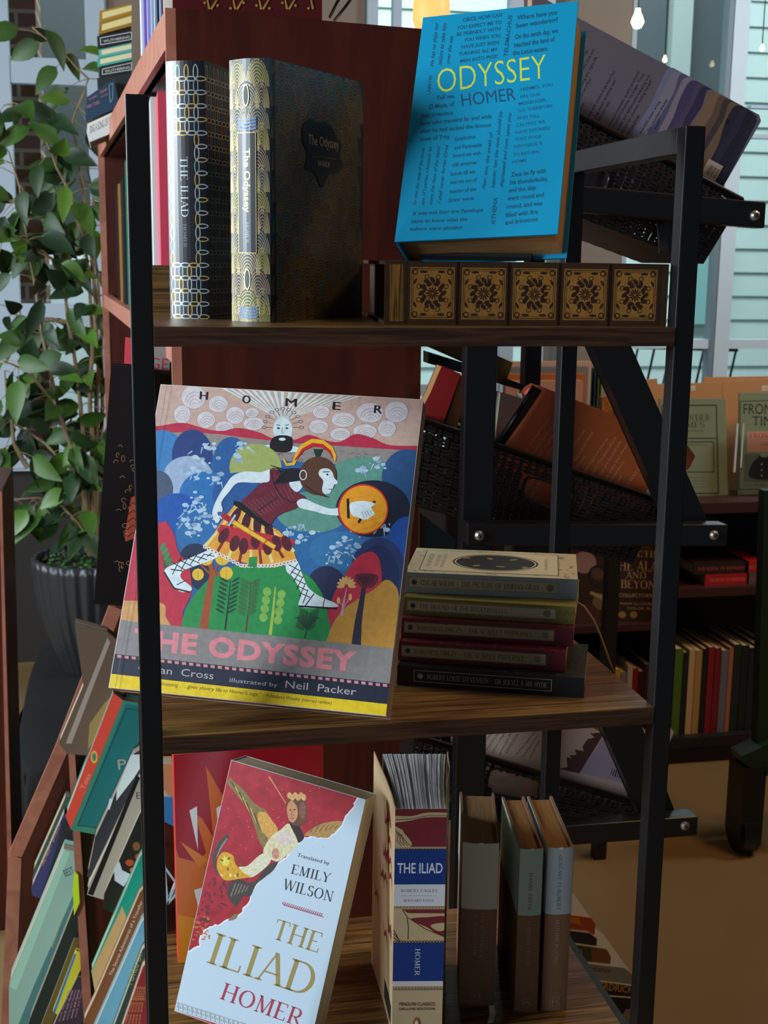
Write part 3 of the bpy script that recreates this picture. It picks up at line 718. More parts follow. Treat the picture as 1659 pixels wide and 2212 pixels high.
    for q in ((300,1120),(335,1070),(430,1080),(455,1150),(470,1180)): ln([(368,1185),q], [14,6], m('a5502c'))
    for q in ((336,1088,40),(430,1085,42),(288,1180,34),(452,1172,37)): e(q[0],q[1],q[2],q[2],m('f0bc3c')); ln([(q[0],q[1]+q[2]*.8),(q[0],q[1]-q[2]*.5)], 2.5, m('b8742c'))
    for (x, y0, y1, c, cl, lw) in ((455,1500,1210,'16382c','1c4a30',11),(575,1510,1220,'6a3428','3a7040',9),(715,1530,1250,'a8b848','86b450',18),(915,1550,1400,'1c4a34','2c6038',8)):
        ln([(x-10,y0),(x+8,(y0+y1)/2),(x+20,y1)], [lw,lw*.8,lw*.4], m(c))
        nb = 8
        for k in range(nb):
            f = (k+1)/(nb+.5); px_, py_ = x-10+30*f, y0+(y1-y0)*(.25+.75*f)
            for sx in (-1, 1):
                if lw == 18: (k % 2 == 0) and e(px_+sx*42, py_+8*sx, 24, 26, m('7fb050'), rot=.4*sx)
                else: e(px_+sx*(34 if lw == 11 else 30), py_-12, 30, 7 if lw == 11 else 11, m(cl), rot=-sx*(.5), n=14)
    for k in range(7): ln([(918,1500),(918+(k-3)*18,1430),(918+(k-3)*24,1395+abs(k-3)*12)], [6,10,4], m('1e4a36'))
    ln([(1195,1660),(1215,1450),(1250,1240)], [62,40,22], m('2c2c3c')); bl([(1200,1180),(1325,1185),(1300,1250),(1225,1250)], m('6a2838'))
    for k in range(7): cv.ring(1262, 1185+k*8, 55-k*5, 12, 2.5, m('1c1a24'), n=14)
    ln([(1118,1420),(1130,1340),(1148,1260)], [16,12,5], m('c09aa8'))
    for k in range(9): a = PI*(1+k/8); e(1146+34*math.cos(a), 1250+38*math.sin(a), 24, 9, m('e0b070'), rot=a, n=12)
    for q in ((1100,1330),(1168,1310)): ln([(1130,1370),q],5,m('c09aa8')); e(q[0],q[1],10,20,m('e0b070'))
    for k in range(5): ln([(95,1150),(80+k*14,1060+k*4)], 4, m('2c6040')); e(84+k*12,1020+k*28,12,26,m('3c9058'),rot=.6)
    # the runner: far leg, skirt, near leg, torso, arms, helmet, shield
    skin, ink = m('d9e6ee'), m('15171c')
    bl([(420,1010),(300,1060),(180,1110),(110,1140),(95,1170),(140,1240),(190,1280),(245,1275),(248,1250),(190,1200),(200,1160),(260,1135),(400,1080)], skin)
    for k in range(5): ln([(140+k*50,1180-k*26),(190+k*45,1080-k*6)], 5, ink); ln([(140+k*45,1110-k*12),(215+k*42,1155-k*20)], 5, ink)
    ln([(92,1165),(150,1260),(240,1282)], 9, ink); ln([(130,1150),(200,1160)],6,ink); ln([(165,1240),(215,1215)],5,ink)
    bl([(800,1100),(860,1100),(895,1190),(930,1260),(1000,1310),(1080,1345),(1085,1368),(880,1368),(885,1290),(840,1200),(800,1160)], skin)
    for k in range(5): ln([(808+k*18,1120+k*42),(880+k*14,1160+k*38)], 5, ink); ln([(868+k*14,1115+k*38),(822+k*18,1180+k*42)], 5, ink)
    po([(872,1358),(1092,1372),(1090,1382),(872,1368)], ink); ln([(960,1290),(905,1365)],6,ink); ln([(1020,1320),(1010,1368)],5,ink)
    po([(505,770),(420,880),(370,960),(318,1010),(470,1090),(580,1118),(632,1135),(740,1138),(860,1100),(830,1010),(760,930),(690,890)], m('f0a23c'))
    for k in range(9):
        f = k/8; ax, ay = 520+170*f, 785+115*f; bx, by = 335+510*f, 1010+120*math.sin(PI*f*.9)
        ln([(ax,ay),(bx,by)], [5,18], m('8e2a2c' if k % 2 else 'f7d890'))
    for (x, y, r) in ((500,850,.5),(565,880,.25),(632,890,.05),(700,930,-.2)): e(x,y,24,66,m('4a1c2a'),rot=r)
    po([(398,925),(420,890),(850,980),(840,1010),(700,1040),(560,1035),(440,985)], m('c03038'))
    for (x, y, r) in ((437,955,.5),(500,1000,.3),(552,1015,.1),(620,985,.0),(690,1020,-.1),(742,1000,-.2),(800,1000,-.4)): e(x,y,27,48,m('5a1f30'),rot=r); ln([(x-8,y-30),(x-8,y+30)],2.5,m('2c0f18'))
    for k in range(26):
        f = k/25; x = 330+520*f; y = 1008+(f*270 if f < .4 else 108+20*math.sin((f-.4)*5)); y = min(y, 1118-(max(0, f-.75))*110)
        po([(x-11,y),(x+9,y+3),(x+7,y+24),(x-12,y+20)], m('efe3d6')); po([(x-5,y+6),(x+3,y+8),(x+1,y+17),(x-6,y+15)], m('a84a3a'))
    po([(583,1080),(630,1075),(628,1140),(580,1135)], m('2a8c4a'))
    ln([(425,835),(485,870)], 34, m('b02838')); ln([(465,900),(505,835)], 12, m('a8c0d0'))
    ln([(490,875),(735,1025)], 32, m('c84a24')); ln([(492,876),(732,1023)], 22, m('f4c23a')); ln([(672,1000),(700,960)], 8, m('c84a24'))
    bl([(708,575),(650,588),(560,585),(490,610),(450,660),(410,720),(378,790),(372,840),(395,880),(412,868),(402,820),(425,818),(430,800),(425,760),(470,700),(520,650),(620,650),(700,640)], skin)
    for k in range(4): ln([(385+k*9,840),(392+k*11,882-k*8)], [9,6], skin)
    po([(498,752),(545,765),(702,885),(694,915),(640,880),(492,775)], ink)
    bl([(706,570),(760,585),(800,640),(860,700),(912,738),(870,775),(850,800),(780,825),(740,850),(700,888),(620,820),(540,762),(585,715),(650,655),(700,640)], m('6e2434'))
    rr2 = random.Random(2)
    for k in range(14): ln([(560+k*22,770-k*8-(k*k*.2)),(640+k*18,850-k*10)], 1.6, m('9a6a6a')); ln([(600+k*12,720-k*4),(590+k*20,790+k*1)], 1.6, m('3c121c'))
    ln([(712,580),(725,650),(760,720),(830,765),(905,745)], 5, ink); ln([(745,738),(630,815)], 4, ink)
    bl([(860,760),(900,742),(980,775),(1060,800),(1140,780),(1170,772),(1180,820),(1140,838),(1040,835),(960,815),(880,795)], skin)
    bl([(815,650),(870,580),(905,580),(915,630),(880,690),(850,700)], skin)
    for k in range(9): ln([(880,575+k*7),(830-k*3,570+k*9),(790-k*9,575+k*11),(740+k*8,560+k*9),(705+k*10,548+k*16)], [14,12,9,6,3], m('1c1c22'))
    e(982,610,108,112,m('5a3a2c'),n=40)
    bl([(905,600),(915,560),(960,560),(1000,600),(1010,660),(1015,715),(1050,735),(985,722),(920,700),(905,650)], m('5a3a2c'))
    bl([(1000,570),(1040,568),(1065,590),(1075,620),(1098,650),(1075,662),(1070,680),(1060,690),(1050,710),(1020,715),(1005,690),(1012,640),(990,610),(986,590)], skin)
    e(1032,602,14,7,m('f4f6f6')); e(1036,602,6,6,ink); ln([(1010,588),(1048,586)],5,ink); ln([(1042,688),(1062,686)],4,m('7a4040'))
    cv.ring(896,605,22,30,5,m('e8eef0'),n=18); ln([(905,660),(960,705),(1040,732)], 5, m('2c1810'))
    arc = [(783,512),(800,545),(840,540),(860,490),(895,440),(950,412),(1010,418),(1055,450),(1080,500),(1078,525)]
    ln(arc, [10,18,20,26,32,34,32,28,20,8], m('f0b42c')); ln([(850,520),(895,458),(950,430),(1008,436),(1050,468),(1068,505)], [8,16,22,22,16,8], m('c8202c')); po([(955,455),(1010,455),(990,500),(968,500)], m('1c3830'))
    e(1243,803,146,146,m('c82c28'),n=48); e(1243,803,137,137,m('f39a22'),n=48)
    for k in range(6): ln([(1120+k*14,745+k*38),(1300+k*12,720+k*32)], 2, m('c8701c'))
    po([(1147,742),(1162,742),(1166,856),(1150,856)], ink); ln([(1312,755),(1280,800)], 14, ink); ln([(1240,838),(1216,882)], 15, ink)
    bl([(1165,775),(1200,758),(1250,755),(1300,765),(1310,775),(1290,795),(1310,830),(1290,845),(1265,860),(1240,862),(1215,850),(1190,845),(1170,822)], skin)
    for k in range(4): ln([(1235+k*16,818-k*2),(1250+k*15,858-k*9)], 2.5, m('46505c'))
    # title bands
    def line_y(x, y0, s): return y0+(x-78)*s
    def band(y0, s0, y1, s1, c): po([(-420,line_y(-420,y0,s0)),(1700,line_y(1700,y0,s0)),(1700,line_y(1700,y1,s1)),(-420,line_y(-420,y1,s1))], m(c))
    band(1468,.104,1668,.108,'8a8482'); band(1668,.108,1786,.110,'23283a'); band(1786,.110,1990,.110,'f2c81e')
    for k in range(-9, 32):
        x = 112+k*41.5; y = line_y(x,1672,.109); po([(x,y),(x+24,y+2.6),(x+24,y+19),(x,y+16)], m('d88c92'))
    PK = m('e0868e')
    cv.text('THE ODYSSEY', (-88,1602), (1196,1738), 112, PK, bold=.042)
    for ch, x, y in (('H',296,166),('O',542,188),('M',792,206),('E',1064,226),('R',1304,246)): cv.text(ch, (x,y), (x+(62 if ch == 'M' else 44),y+4), 48, m('1c1a1c'))
    cv.text('Gillian  Cross', (-58,1738), (376,1786), 44, m('b8aeb0'))
    cv.text('illustrated by', (470,1800), (748,1830), 24, m('b8aeb0'))
    cv.text('Neil  Packer', (792,1834), (1200,1878), 44, m('c0b4b6'))
    cv.text('"Stunning . . . gives shivery life to Homer\'s saga."', (62,1818), (652,1884), 22, m('3a3424'), shear=.2)
    cv.text('- Publishers Weekly (starred review)', (664,1886), (1060,1932), 20, m('3a3424'), shear=.2)
    # spine hinge crease
    A, Bq = Q[3], Q[0]
    cw = Cv(mb, lambda x, y, l: Vector((x, -l, y)))
    cw.poly([(.0075,.001),(.0079,.001),(.0079,PH-.001),(.0075,PH-.001)], M('6f6668'), 500)
rawbook((1, 0, 2), PT, PW, PH, M('d8ccc4', .45), soft=True, board=.0008, deco=deco, root=root, pages=[pages_mat('aged_page_edges', 1, 'c8a88c', '8e6f58', 1100)]*3)

# ------------------------------------------------------------------ middle shelf: stack of five small classics
stk = [
 ('black pocket classic of Jekyll and Hyde at the bottom of the stack', (.2214,.0987,-.34,-.3851,.1745,.0194), '141518', '08090a', '6f6a58', '8a8878', 'ROBERT LOUIS STEVENSON - DR JEKYLL & MR HYDE'),
 ('maroon Scarlet Pimpernel resting directly on the black classic', (.2251,.1122,-.3206,-.3771,.1575,.0195), '5c1620', 'a3946c', 'b08a40', '2a1e10', 'BARONESS ORCZY - THE SCARLET PIMPERNEL'),
 ('maroon Scarlet Pimpernel third from the bottom, under the green classic', (.2302,.1247,-.3009,-.3679,.1635,.0189), '5c1620', 'a3946c', 'b08a40', '2a1e10', 'BARONESS ORCZY - THE SCARLET PIMPERNEL'),
 ('green and gold herringbone Hound of the Baskervilles in the stack', (.2348,.1356,-.2819,-.384,.1635,.0176), '7c7434', 'b4ad8c', 'c8b060', '4a4028', 'THE HOUND OF THE BASKERVILLES'),
 ('pale blue Dorian Gray with cream oval cover on top of the stack', (.2392,.1507,-.2642,-.3278,.166,.0205), '93a6ac', 'b8b190', 'd8d0b0', '2c2818', 'OSCAR WILDE - THE PICTURE OF DORIAN GRAY')]
for i, (lb, (x, y, z, rz, ww, hh), cs, cl, ct, cx_, tx) in enumerate(stk):
    root = thing('book', lb, 'book', (x, y, z+.0001), (0, 0, rz), group='pocket classics stack')
    dp = .108
    def deco(mb, P, i=i, ww=ww, hh=hh, cl=cl, ct=ct, cx_=cx_, tx=tx):
        cv = spine_cv(mb, P, hh, 0, lying=True); y0, y1 = hh*.24, hh*.80
        x0, x1 = (.003 if i else .016), (ww-.018 if i else ww-.03)
        if i == 0: cv.frame([(x0,y0),(x1,y0),(x1,y1),(x0,y1)], .0006, M('9a988a'), 1); tc = 'a8a798'
        else: cv.poly([(x0,y0),(x1,y0),(x1,y1),(x0,y1)], M(cl), 1); cv.frame([(x0+.0005,y0+.0005),(x1-.0005,y0+.0005),(x1-.0005,y1-.0005),(x0+.0005,y1-.0005)], .0003, M('3c3220'), 2); tc = cx_
        if i == 3:
            for k in range(26):
                xx = .002+k*.0063
                for yy in (.0005, hh*.5): cv.line([(xx, yy+.0002), (xx+.0025, yy+.004), (xx+.005, yy+.0002)], .0006, M('4f4a20'), .6)
        e0 = x0+.0125; L = {0: .112, 1: .104, 2: .110, 3: .084, 4: .114}[i]
        cv.text(tx, (e0, y0+hh*.15), (e0+L, y0+hh*.15), hh*.25, M(tc), 3, serif=True, up=(0, hh*.25))
        for k in range(8): a = k*PI/4; cv.ell(x0+.006+math.cos(a)*.0017, (y0+y1)/2+math.sin(a)*.0017, .0015, .0006, M(tc if i == 0 else '2a2218'), 3, rot=a, n=8)
        if i:
            cv.ell(x1-.008, (y0+y1)/2, .0042, .0036, M('8f8868'), 3, n=8); cv.text('FLAME', (x1-.0105, (y0+y1)/2+.0004), (x1-.0055, (y0+y1)/2+.0004), .0022, M('1c1812'), 4, up=(0, .0022)); cv.text('TREE', (x1-.0103, (y0+y1)/2-.0028), (x1-.0057, (y0+y1)/2-.0028), .0022, M('1c1812'), 4, up=(0, .0022))
        ctp = Cv(mb, lambda a, b, l: P(hh+l, b, a)); rn = random.Random(i)
        fil = M(ct, .35, .3)
        for k in range(110):   # scrollwork on the visible part of the cover
            a, b = rn.uniform(.003, ww-.003), rn.uniform(.002, dp-.003)
            if i == 4 and .012 < a < ww-.018 and .010 < b < dp-.010: continue
            ctp.ring(a, b, rn.uniform(.0015, .003), rn.uniform(.001, .0024), .0006, fil if i < 4 else M('2a241c'), 1, n=10, a0=rn.uniform(0, 180), a1=rn.uniform(300, 420) if False else 330)
        if i == 4:
            ctp.poly([(.012,.010),(ww-.018,.010),(ww-.018,dp-.010),(.012,dp-.010)], M('cfc7a4'), 2); ctp.frame([(.0125,.0105),(ww-.0185,.0105),(ww-.0185,dp-.0105),(.0125,dp-.0105)], .0007, M('2a241c'), 3)
            ctp.ell(.085, dp/2, .043, .036, M('2a241c'), 3); ctp.ell(.085, dp/2, .041, .034, M('cfc7a4'), 4); ctp.ell(.085, dp/2, .0395, .0325, M('14191c'), 5)
            for q in range(6): ctp.ell(.055+q*.012, dp/2+(-1)**q*.016, .005, .003, M('8a7a50'), 6, rot=q, n=10)
            ctp.text('OSCAR WILDE', (.020, dp-.018), (.020, .02), .004, M('3a3424'), 6, serif=True, up=(.004, 0)) if False else None
            for s_, xx, h_, y_ in (('OSCAR WILDE', .0215, .0042, .024), ('THE PICTURE', .029, .0035, .028), ('OF DORIAN GRAY', .035, .0035, .026), ('UNABRIDGED', .137, .0028, .03)):
                ctp.text(s_, (xx, y_), (xx, dp-y_), h_, M('3a3424'), 6, serif=True, up=(-h_, 0))
    base = M('efe4c8', .5) if i == 4 else M(cs, .38)
    rawbook((2, 1, 0), hh-.0002, dp, ww, M(cs if i != 4 else 'c9bd98', .4), spine_mat=M(cs, .36, 0, .15 if i == 4 else .05, 30), soft=True, board=.0012, deco=deco, root=root)
rb = MB(); pts = [aty(1244, 1299, .1), aty(1262, 1310, .095), aty(1283, 1340, .09), aty(1300, 1380, .09), aty(1316, 1425, .092), aty(1325, 1458, .1)]
pts = [Vector((q.x, q.y, max(q.z, -.3385))) for q in pts]; rb.tube(pts, .0009, M('d8b06a', .5), 6); tag(rb.build('bookmark_ribbon'), 'thin gold bookmark cord curling out of the stacked classics', 'ribbon')

# ------------------------------------------------------------------ lower shelf
Z3 = -2*S
# Emily Wilson Iliad
root = thing('book', 'pale blue Iliad with torn red fresco of a winged figure, leaning on the lower shelf', 'book', (.0084, .1227, -.6705), (-.2541, .1388, -.533))
WW_, WT, WH = .1417, .0376, .2516
def deco(mb, P):
    Mx = MW[root.name]; n = (Mx.to_3x3() @ Vector((0, -1, 0))).normalized(); p0 = Mx @ Vector((0, 0, 0))
    K = .31344; X = lambda x, y: (340+x*K, 1560+y*K)
    def pj(q): d = q-CAM; z = d.dot(FWD); return (829.5+FPX*d.dot(RGT)/z, 1106-FPX*d.dot(UPV)/z)
    Q = [pj(Mx @ Vector(q)) for q in ((.0004,0,.0004),(WW_-.0004,0,.0004),(WW_-.0004,0,WH-.0004),(.0004,0,WH-.0004))]
    cv = pixel_canvas(mb, root, p0, n, X, Q, step=.000001); m = lambda h: M(h, .42, 0, .5 if h not in ('e8eef0','35393c','b04050') else .02, 330)
    e, bl, ln, po = cv.ell, cv.blob, cv.line, cv.poly
    torn = [(-100,100),(1600,380),(1390,515),(1362,545),(1345,588),(1310,630),(1275,690),(1240,742),(1205,770),(1170,797),(1120,795),(1060,784),(1010,792),(975,832),(930,870),(885,932),(840,960),(800,1010),(750,1055),(700,1095),(670,1130),(640,1200),(610,1262),(560,1325),(500,1352),(440,1385),(380,1405),(330,1425),(295,1470),(290,1540),(240,1560),(203,1580),(-100,1640)]
    rn = random.Random(4); tt = []
    for i in range(len(torn)):
        a, b = torn[i], torn[(i+1) % len(torn)]; tt.append(a)
        if 1 < i < len(torn)-2:
            for f in (.33, .66): tt.append((a[0]+(b[0]-a[0])*f+rn.uniform(-7,7), a[1]+(b[1]-a[1])*f+rn.uniform(-7,7)))
    po([(x+9, y+7) for x, y in tt], m('e8eef0')); po(tt, M('a82c38', .42, 0, .5, 90))
    for k in range(60): x, y = rn.uniform(380,1150), rn.uniform(420,900); e(x, y, rn.uniform(1.5,5), rn.uniform(1.5,4), m('d88a7a'), 4, n=6)
    for k in range(90):
        x = rn.uniform(230,620); y = rn.uniform(1080,1420)
        if x > 640-(y-1080)*.9: continue
        e(x, y, rn.uniform(5,24), rn.uniform(4,14), m('7a2a3a' if k % 3 else '5c3440'), 5+(k % 3)*.2, rot=rn.uniform(0,3), n=9)
    for k in range(40): e(rn.uniform(245,360), rn.uniform(1340,1500), rn.uniform(4,12), rn.uniform(3,8), m('d0703c'), 6, n=8)
    cv.l = 7
    ln([(770,375),(820,455),(885,560)], [10,8,7], m('d88a60'))
    bl([(485,420),(500,385),(540,420),(600,470),(650,540),(700,580),(750,610),(790,690),(830,740),(790,800),(740,870),(700,820),(670,720),(620,600),(560,520)], m('8a7548'))
    for k in range(10): ln([(510+k*26,410+k*36),(560+k*24,500+k*38)], [9,4], m('c8a860' if k % 2 else '4f4630'))
    bl([(690,640),(740,620),(800,690),(830,745),(780,800),(730,760)], m('d8a050'))
    bl([(1010,780),(1090,720),(1170,690),(1275,685),(1240,742),(1200,775),(1170,797),(1060,785)], m('b08a54'))
    for k in range(6): ln([(1050+k*34,765-k*6),(1090+k*30,700+k*3)], 5, m('6a5634'))
    bl([(730,880),(790,780),(850,740),(900,700),(960,720),(985,780),(960,850),(900,910),(830,960),(760,930)], m('e8d2a8'))
    e(880,800,60,50,m('ecc8c0')); e(815,905,26,38,m('c88a78')); bl([(905,680),(960,690),(1000,760),(1010,800),(975,830),(955,790)], m('3a2c30'))
    bl([(890,560),(925,500),(990,500),(1025,560),(1030,650),(1000,710),(930,705),(900,650)], m('6a4a34')); bl([(893,590),(920,540),(960,580),(965,650),(935,690),(905,670)], m('c8906a')); e(1000,610,22,60,m('8a5a4a'))
    for k in range(6): e(910+k*20,505+(k%2)*14,16,22,m('d8a86a'))
    e(915,605,7,4,m('2c1c18')); e(945,603,7,4,m('2c1c18')); ln([(928,608),(925,640)],4,m('8a5440')); ln([(915,662),(940,662)],4,m('7a3028'))
    bl([(700,920),(760,900),(780,960),(700,1040),(640,1070),(590,1050),(560,1000),(620,990)], m('f0dcb8'))
    bl([(410,1000),(420,930),(460,895),(520,920),(540,980),(600,1040),(640,1065),(560,1080),(470,1090),(430,1050)], m('d8a030'))
    e(468,960,30,32,m('f0cc50')); 
    for k in range(14): e(rn.uniform(425,600), rn.uniform(930,1075), 12, 7, m('7a5a1c' if k % 2 else 'f4dc80'), rot=rn.uniform(0,3), n=9)
    ln([(485,780),(430,850),(395,920),(390,990),(420,1060)], [30,38,28,16,8], m('4a4a44')); ln([(480,800),(440,860),(408,930)], [8,12,6], m('8a8a80'))
    bl([(485,1180),(500,1120),(560,1080),(620,1105),(680,1090),(750,1000),(830,960),(800,1020),(740,1070),(680,1120),(640,1200),(590,1200),(545,1270),(500,1230)], m('4a4440'))
    for k in range(5): ln([(505+k*25,1200-k*8),(540+k*22,1110+k*4)], 6, m('8a8478'))
    bl([(490,1360),(530,1325),(552,1330),(540,1355),(500,1368)], m('8a7a5a'))
    TX = m('35393c')
    cv.text('Translated by', (962,925), (1182,985), 26, TX)
    cv.text('EMILY', (918,1042), (1182,1108), 66, TX, serif=True); cv.text('WILSON', (862,1150), (1200,1240), 74, TX, serif=True)
    for k in range(20):
        x, y = 868+k*14, 1252+k*4.2; ln([(x-8,y-2),(x+6,y-14)], 4.5, m('b03050'), cv.l+1); ln([(x-8,y-2),(x+10,y+14)], 4.5, m('b03050'), cv.l+1)
    cv.l += 2; GT = M('b8a468', .35, .35)
    cv.text('THE', (785,1488), (1108,1592), 140, GT, serif=True)
    cv.text('ILIAD', (335,1655), (1050,1895), 218, GT, serif=True)
    cv.text('HOMER', (428,1905), (980,2100), 118, m('b04050'), serif=True)
    # meander border and red strip
    for k in range(40):
        x, y = 118+k*31.5, 1925+k*9.9; u = lambda a, b: (x+a*1.0+b*-.10, y+a*.31+b)
        ln([u(0,50),u(0,4),u(24,4),u(24,34),u(10,34),u(10,18)], 3.4, m('8a8a80'), cv.l+1)
    cv.l += 2
    ln([(90,1915),(1500,2360)], 2.5, m('8a8a80')); ln([(90,1968),(1500,2412)], 2.5, m('8a8a80'))
    po([(60,1968),(1500,2424),(1500,2700),(60,2700)], M('c02a3c', .4))
rawbook((1, 0, 2), WT, WW_, WH, M('c3d6e4', .4, 0, 0), board=.0012, over=.0025, soft=True, deco=deco, root=root, pages=[pages_mat('cream_page_edges', 1, 'ddccaa', 'a8946e', 1000)]*3)

# Penguin Iliad, standing with flaring covers
PX, PY, PR, PTt, PHh, PD = .2108, .0501, -.17, .0478, .2375, .14
root = thing('book', 'thick Iliad standing spine out with blue title panels and flaring cream covers', 'book', (PX, PY, Z3), (0, 0, PR))
CRM, MAR = M('cdb58c', .45, 0, .08, 60), M('7c2832', .42, 0, .15, 120)
mb = MB()
def cover_pts(side):
    s = -1 if side < 0 else 1; x0 = 0 if side < 0 else PTt
    return [(x0+s*fl*1.0, d) for fl, d in ((0, 0), (.002, .03), (.006, .065), (.011, .10), (.0165 if side < 0 else .012, PD))]
for side in (-1, 1):
    q = cover_pts(side); th = .0009*(-side)
    for (xa, ya), (xb, yb) in zip(q, q[1:]):
        mb.hexa([(xa, ya, 0), (xb, yb, 0), (xb+th, yb, 0), (xa+th, ya, 0), (xa, ya, PHh), (xb, yb, PHh), (xb+th, yb, PHh), (xa+th, ya, PHh)], CRM)
mb.box((0, -.0009, 0), (PTt, 0, PHh), CRM)
Mx = MW[root.name]; n = (Mx.to_3x3() @ Vector((0, -1, 0))).normalized(); p0 = Mx @ Vector((0, -.0009, 0))
def pj(q): d = q-CAM; z = d.dot(FWD); return (829.5+FPX*d.dot(RGT)/z, 1106-FPX*d.dot(UPV)/z)
ZM = [(-1, -1), (0, 0), (.0185, .0335), (.0235, .038), (.0358, .0535), (.0375, .058), (.045, .0635), (.0786, .103), (.1118, .138), (.1145, .1405), (.139, .1624), (.1742, .1974), (.232, .2375), (1, 1)]
def zmap(z):
    for (a, b), (c, d) in zip(ZM, ZM[1:]):
        if z <= c: return b+(d-b)*(z-a)/(c-a)
cv = Cv(mb, lambda x, y, l: Vector((x, -.0009-l, zmap(y))), quad=[(0, 0), (PTt, 0), (PTt, .232), (0, .232)])
Wd = PTt; DB = M('123a86', .38)
cv.poly([(0,.175),(Wd,.175),(Wd,.232),(0,.232)], MAR)
cv.blob([(-.004,.222),(.015,.222),(.030,.227),(.052,.226),(.052,.221),(.028,.220),(.012,.215),(-.004,.213)], CRM); cv.line([(-.001,.2165),(.015,.218),(.03,.2225),(.05,.2225)], .0009, '5a2a24')
cv.blob([(-.004,.207),(.006,.203),(.009,.197),(.013,.190),(.016,.181),(.01,.176),(-.004,.176)], CRM)
for k in range(4): cv.line([(.001+k*.0015,.202-k*.002),(.003+k*.002,.194-k*.002),(.002+k*.003,.187-k*.001),(.006+k*.003,.180)], .0007, '5a2a24')
cv.poly([(0,.1745),(Wd,.1745),(Wd,.178),(0,.178)], CRM)
for k in range(17): cv.ring(.0014+k*.0028, .1755, .0013, .0013, .0005, '1c1c24', 20, n=10, a0=-30, a1=210); cv.line([(k*.0028,.1745),(k*.0028+.0028,.1745)], .0007, '1c1c24', 20)
cv.l = 21
cv.poly([(0,.139),(Wd,.139),(Wd,.1742),(0,.1742)], DB)
cv.text('THE ILIAD', (.0028,.1505), (.0450,.1505), .0105, M('e8eaf0', .4), up=(0,.0105), bold=.012)
cv.poly([(0,.1145),(Wd,.1145),(Wd,.139),(0,.139)], M('e2e2ea', .45))
cv.text('ROBERT FAGLES', (.0065,.1305), (.0405,.1305), .0032, M('1c2440'), serif=True, up=(0,.0032)); cv.line([(.0065,.1262),(.0405,.1262)], .0003, '1c2440')
cv.text('BERNARD KNOX', (.0090,.1195), (.0375,.1195), .0028, M('1c2440'), serif=True, up=(0,.0028))
def key(z):
    for k in range(16):
        x = .0008+k*.003; cv.line([(x,z),(x,z+.0022),(x+.0022,z+.0022),(x+.0022,z+.0006),(x+.001,z+.0006)], .0004, '4a4438', 40)
cv.poly([(0,.0788),(Wd,.0788),(Wd,.1145),(0,.1145)], CRM); key(.1118); cv.l = 41
cv.poly([(.008,.1112),(Wd,.1112),(Wd,.1072),(.0135,.1075)], MAR); cv.blob([(.016,.1015),(.032,.1035),(.052,.103),(.052,.085),(.040,.088),(.032,.0935)], MAR); cv.blob([(.035,.096),(.052,.098),(.05,.092),(.042,.090)], CRM)
cv.line([(.008,.111),(.0125,.104),(.014,.094),(.0138,.082)], .0007, '5a2a24'); cv.line([(.0138,.103),(.03,.092),(.049,.084)], .0007, '5a2a24')
for k in range(3): cv.line([(-.001,.093-k*.004),(.003+k*.001,.086-k*.003),(.006,.080)], .0007, '5a2a24')
for k in range(17): cv.ring(.0014+k*.0028, .0796, .0013, .0013, .0005, '1c1c24', 60, n=10, a0=-30, a1=210); cv.line([(k*.0028,.0786),(k*.0028+.0028,.0786)], .0008, '1c1c24', 60)
cv.l = 61
cv.poly([(0,.045),(Wd,.045),(Wd,.0786),(0,.0786)], DB)
cv.text('HOMER', (.0208,.0735), (.0208,.0500), .0048, M('dfe2ec', .4), serif=True, up=(.0048,0))
cv.poly([(0,.0375),(Wd,.0375),(Wd,.045),(0,.045)], M('e2d8d6', .45)); key(.0358); cv.l = 70
cv.text('PENGUIN CLASSICS', (.0065,.0235), (.0400,.0235), .0028, M('2c241c'), up=(0,.0028), bold=.01); cv.text('DELUXE EDITION', (.0065,.0185), (.0400,.0185), .0028, M('2c241c'), up=(0,.0028), bold=.01)
cv.ell(.0233,.0100,.0032,.0042,'a8642c'); cv.ell(.0233,.0092,.0018,.0032,'f0e8dc')
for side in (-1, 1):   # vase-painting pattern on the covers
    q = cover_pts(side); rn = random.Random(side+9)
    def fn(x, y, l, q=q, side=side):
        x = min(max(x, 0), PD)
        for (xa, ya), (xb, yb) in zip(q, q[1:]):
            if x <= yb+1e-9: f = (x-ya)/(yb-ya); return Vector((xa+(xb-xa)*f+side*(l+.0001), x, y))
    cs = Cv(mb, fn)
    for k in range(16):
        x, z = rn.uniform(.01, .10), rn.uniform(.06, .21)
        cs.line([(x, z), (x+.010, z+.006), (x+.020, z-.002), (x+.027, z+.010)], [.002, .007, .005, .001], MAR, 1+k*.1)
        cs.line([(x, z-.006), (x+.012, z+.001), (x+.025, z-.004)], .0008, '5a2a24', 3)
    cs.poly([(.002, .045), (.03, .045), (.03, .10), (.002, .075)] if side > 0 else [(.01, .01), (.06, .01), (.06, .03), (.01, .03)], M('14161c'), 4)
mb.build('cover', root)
mb = MB(); N = 64
for i in range(N):   # leaves of the fanned page block
    f = i/N; f1 = (i+1)/N
    def xx(f, d): fl = (d/PD)**1.6*.010; return .0012+(PTt-.0024)*f+(f-.45)*2*fl
    ds = (.0006, .03, .06, .09, .115, PD-.003)
    top = PHh-.0012-random.random()*.0009
    for da, db in zip(ds, ds[1:]):
        mb.hexa([(xx(f, da), da, .001), (xx(f1, da), da, .001), (xx(f1, db), db, .001), (xx(f, db), db, .001), (xx(f, da), da, top), (xx(f1, da), da, top), (xx(f1, db), db, top), (xx(f, db), db, top)], WHITEPAGES[0])
mb.build('pages', root)

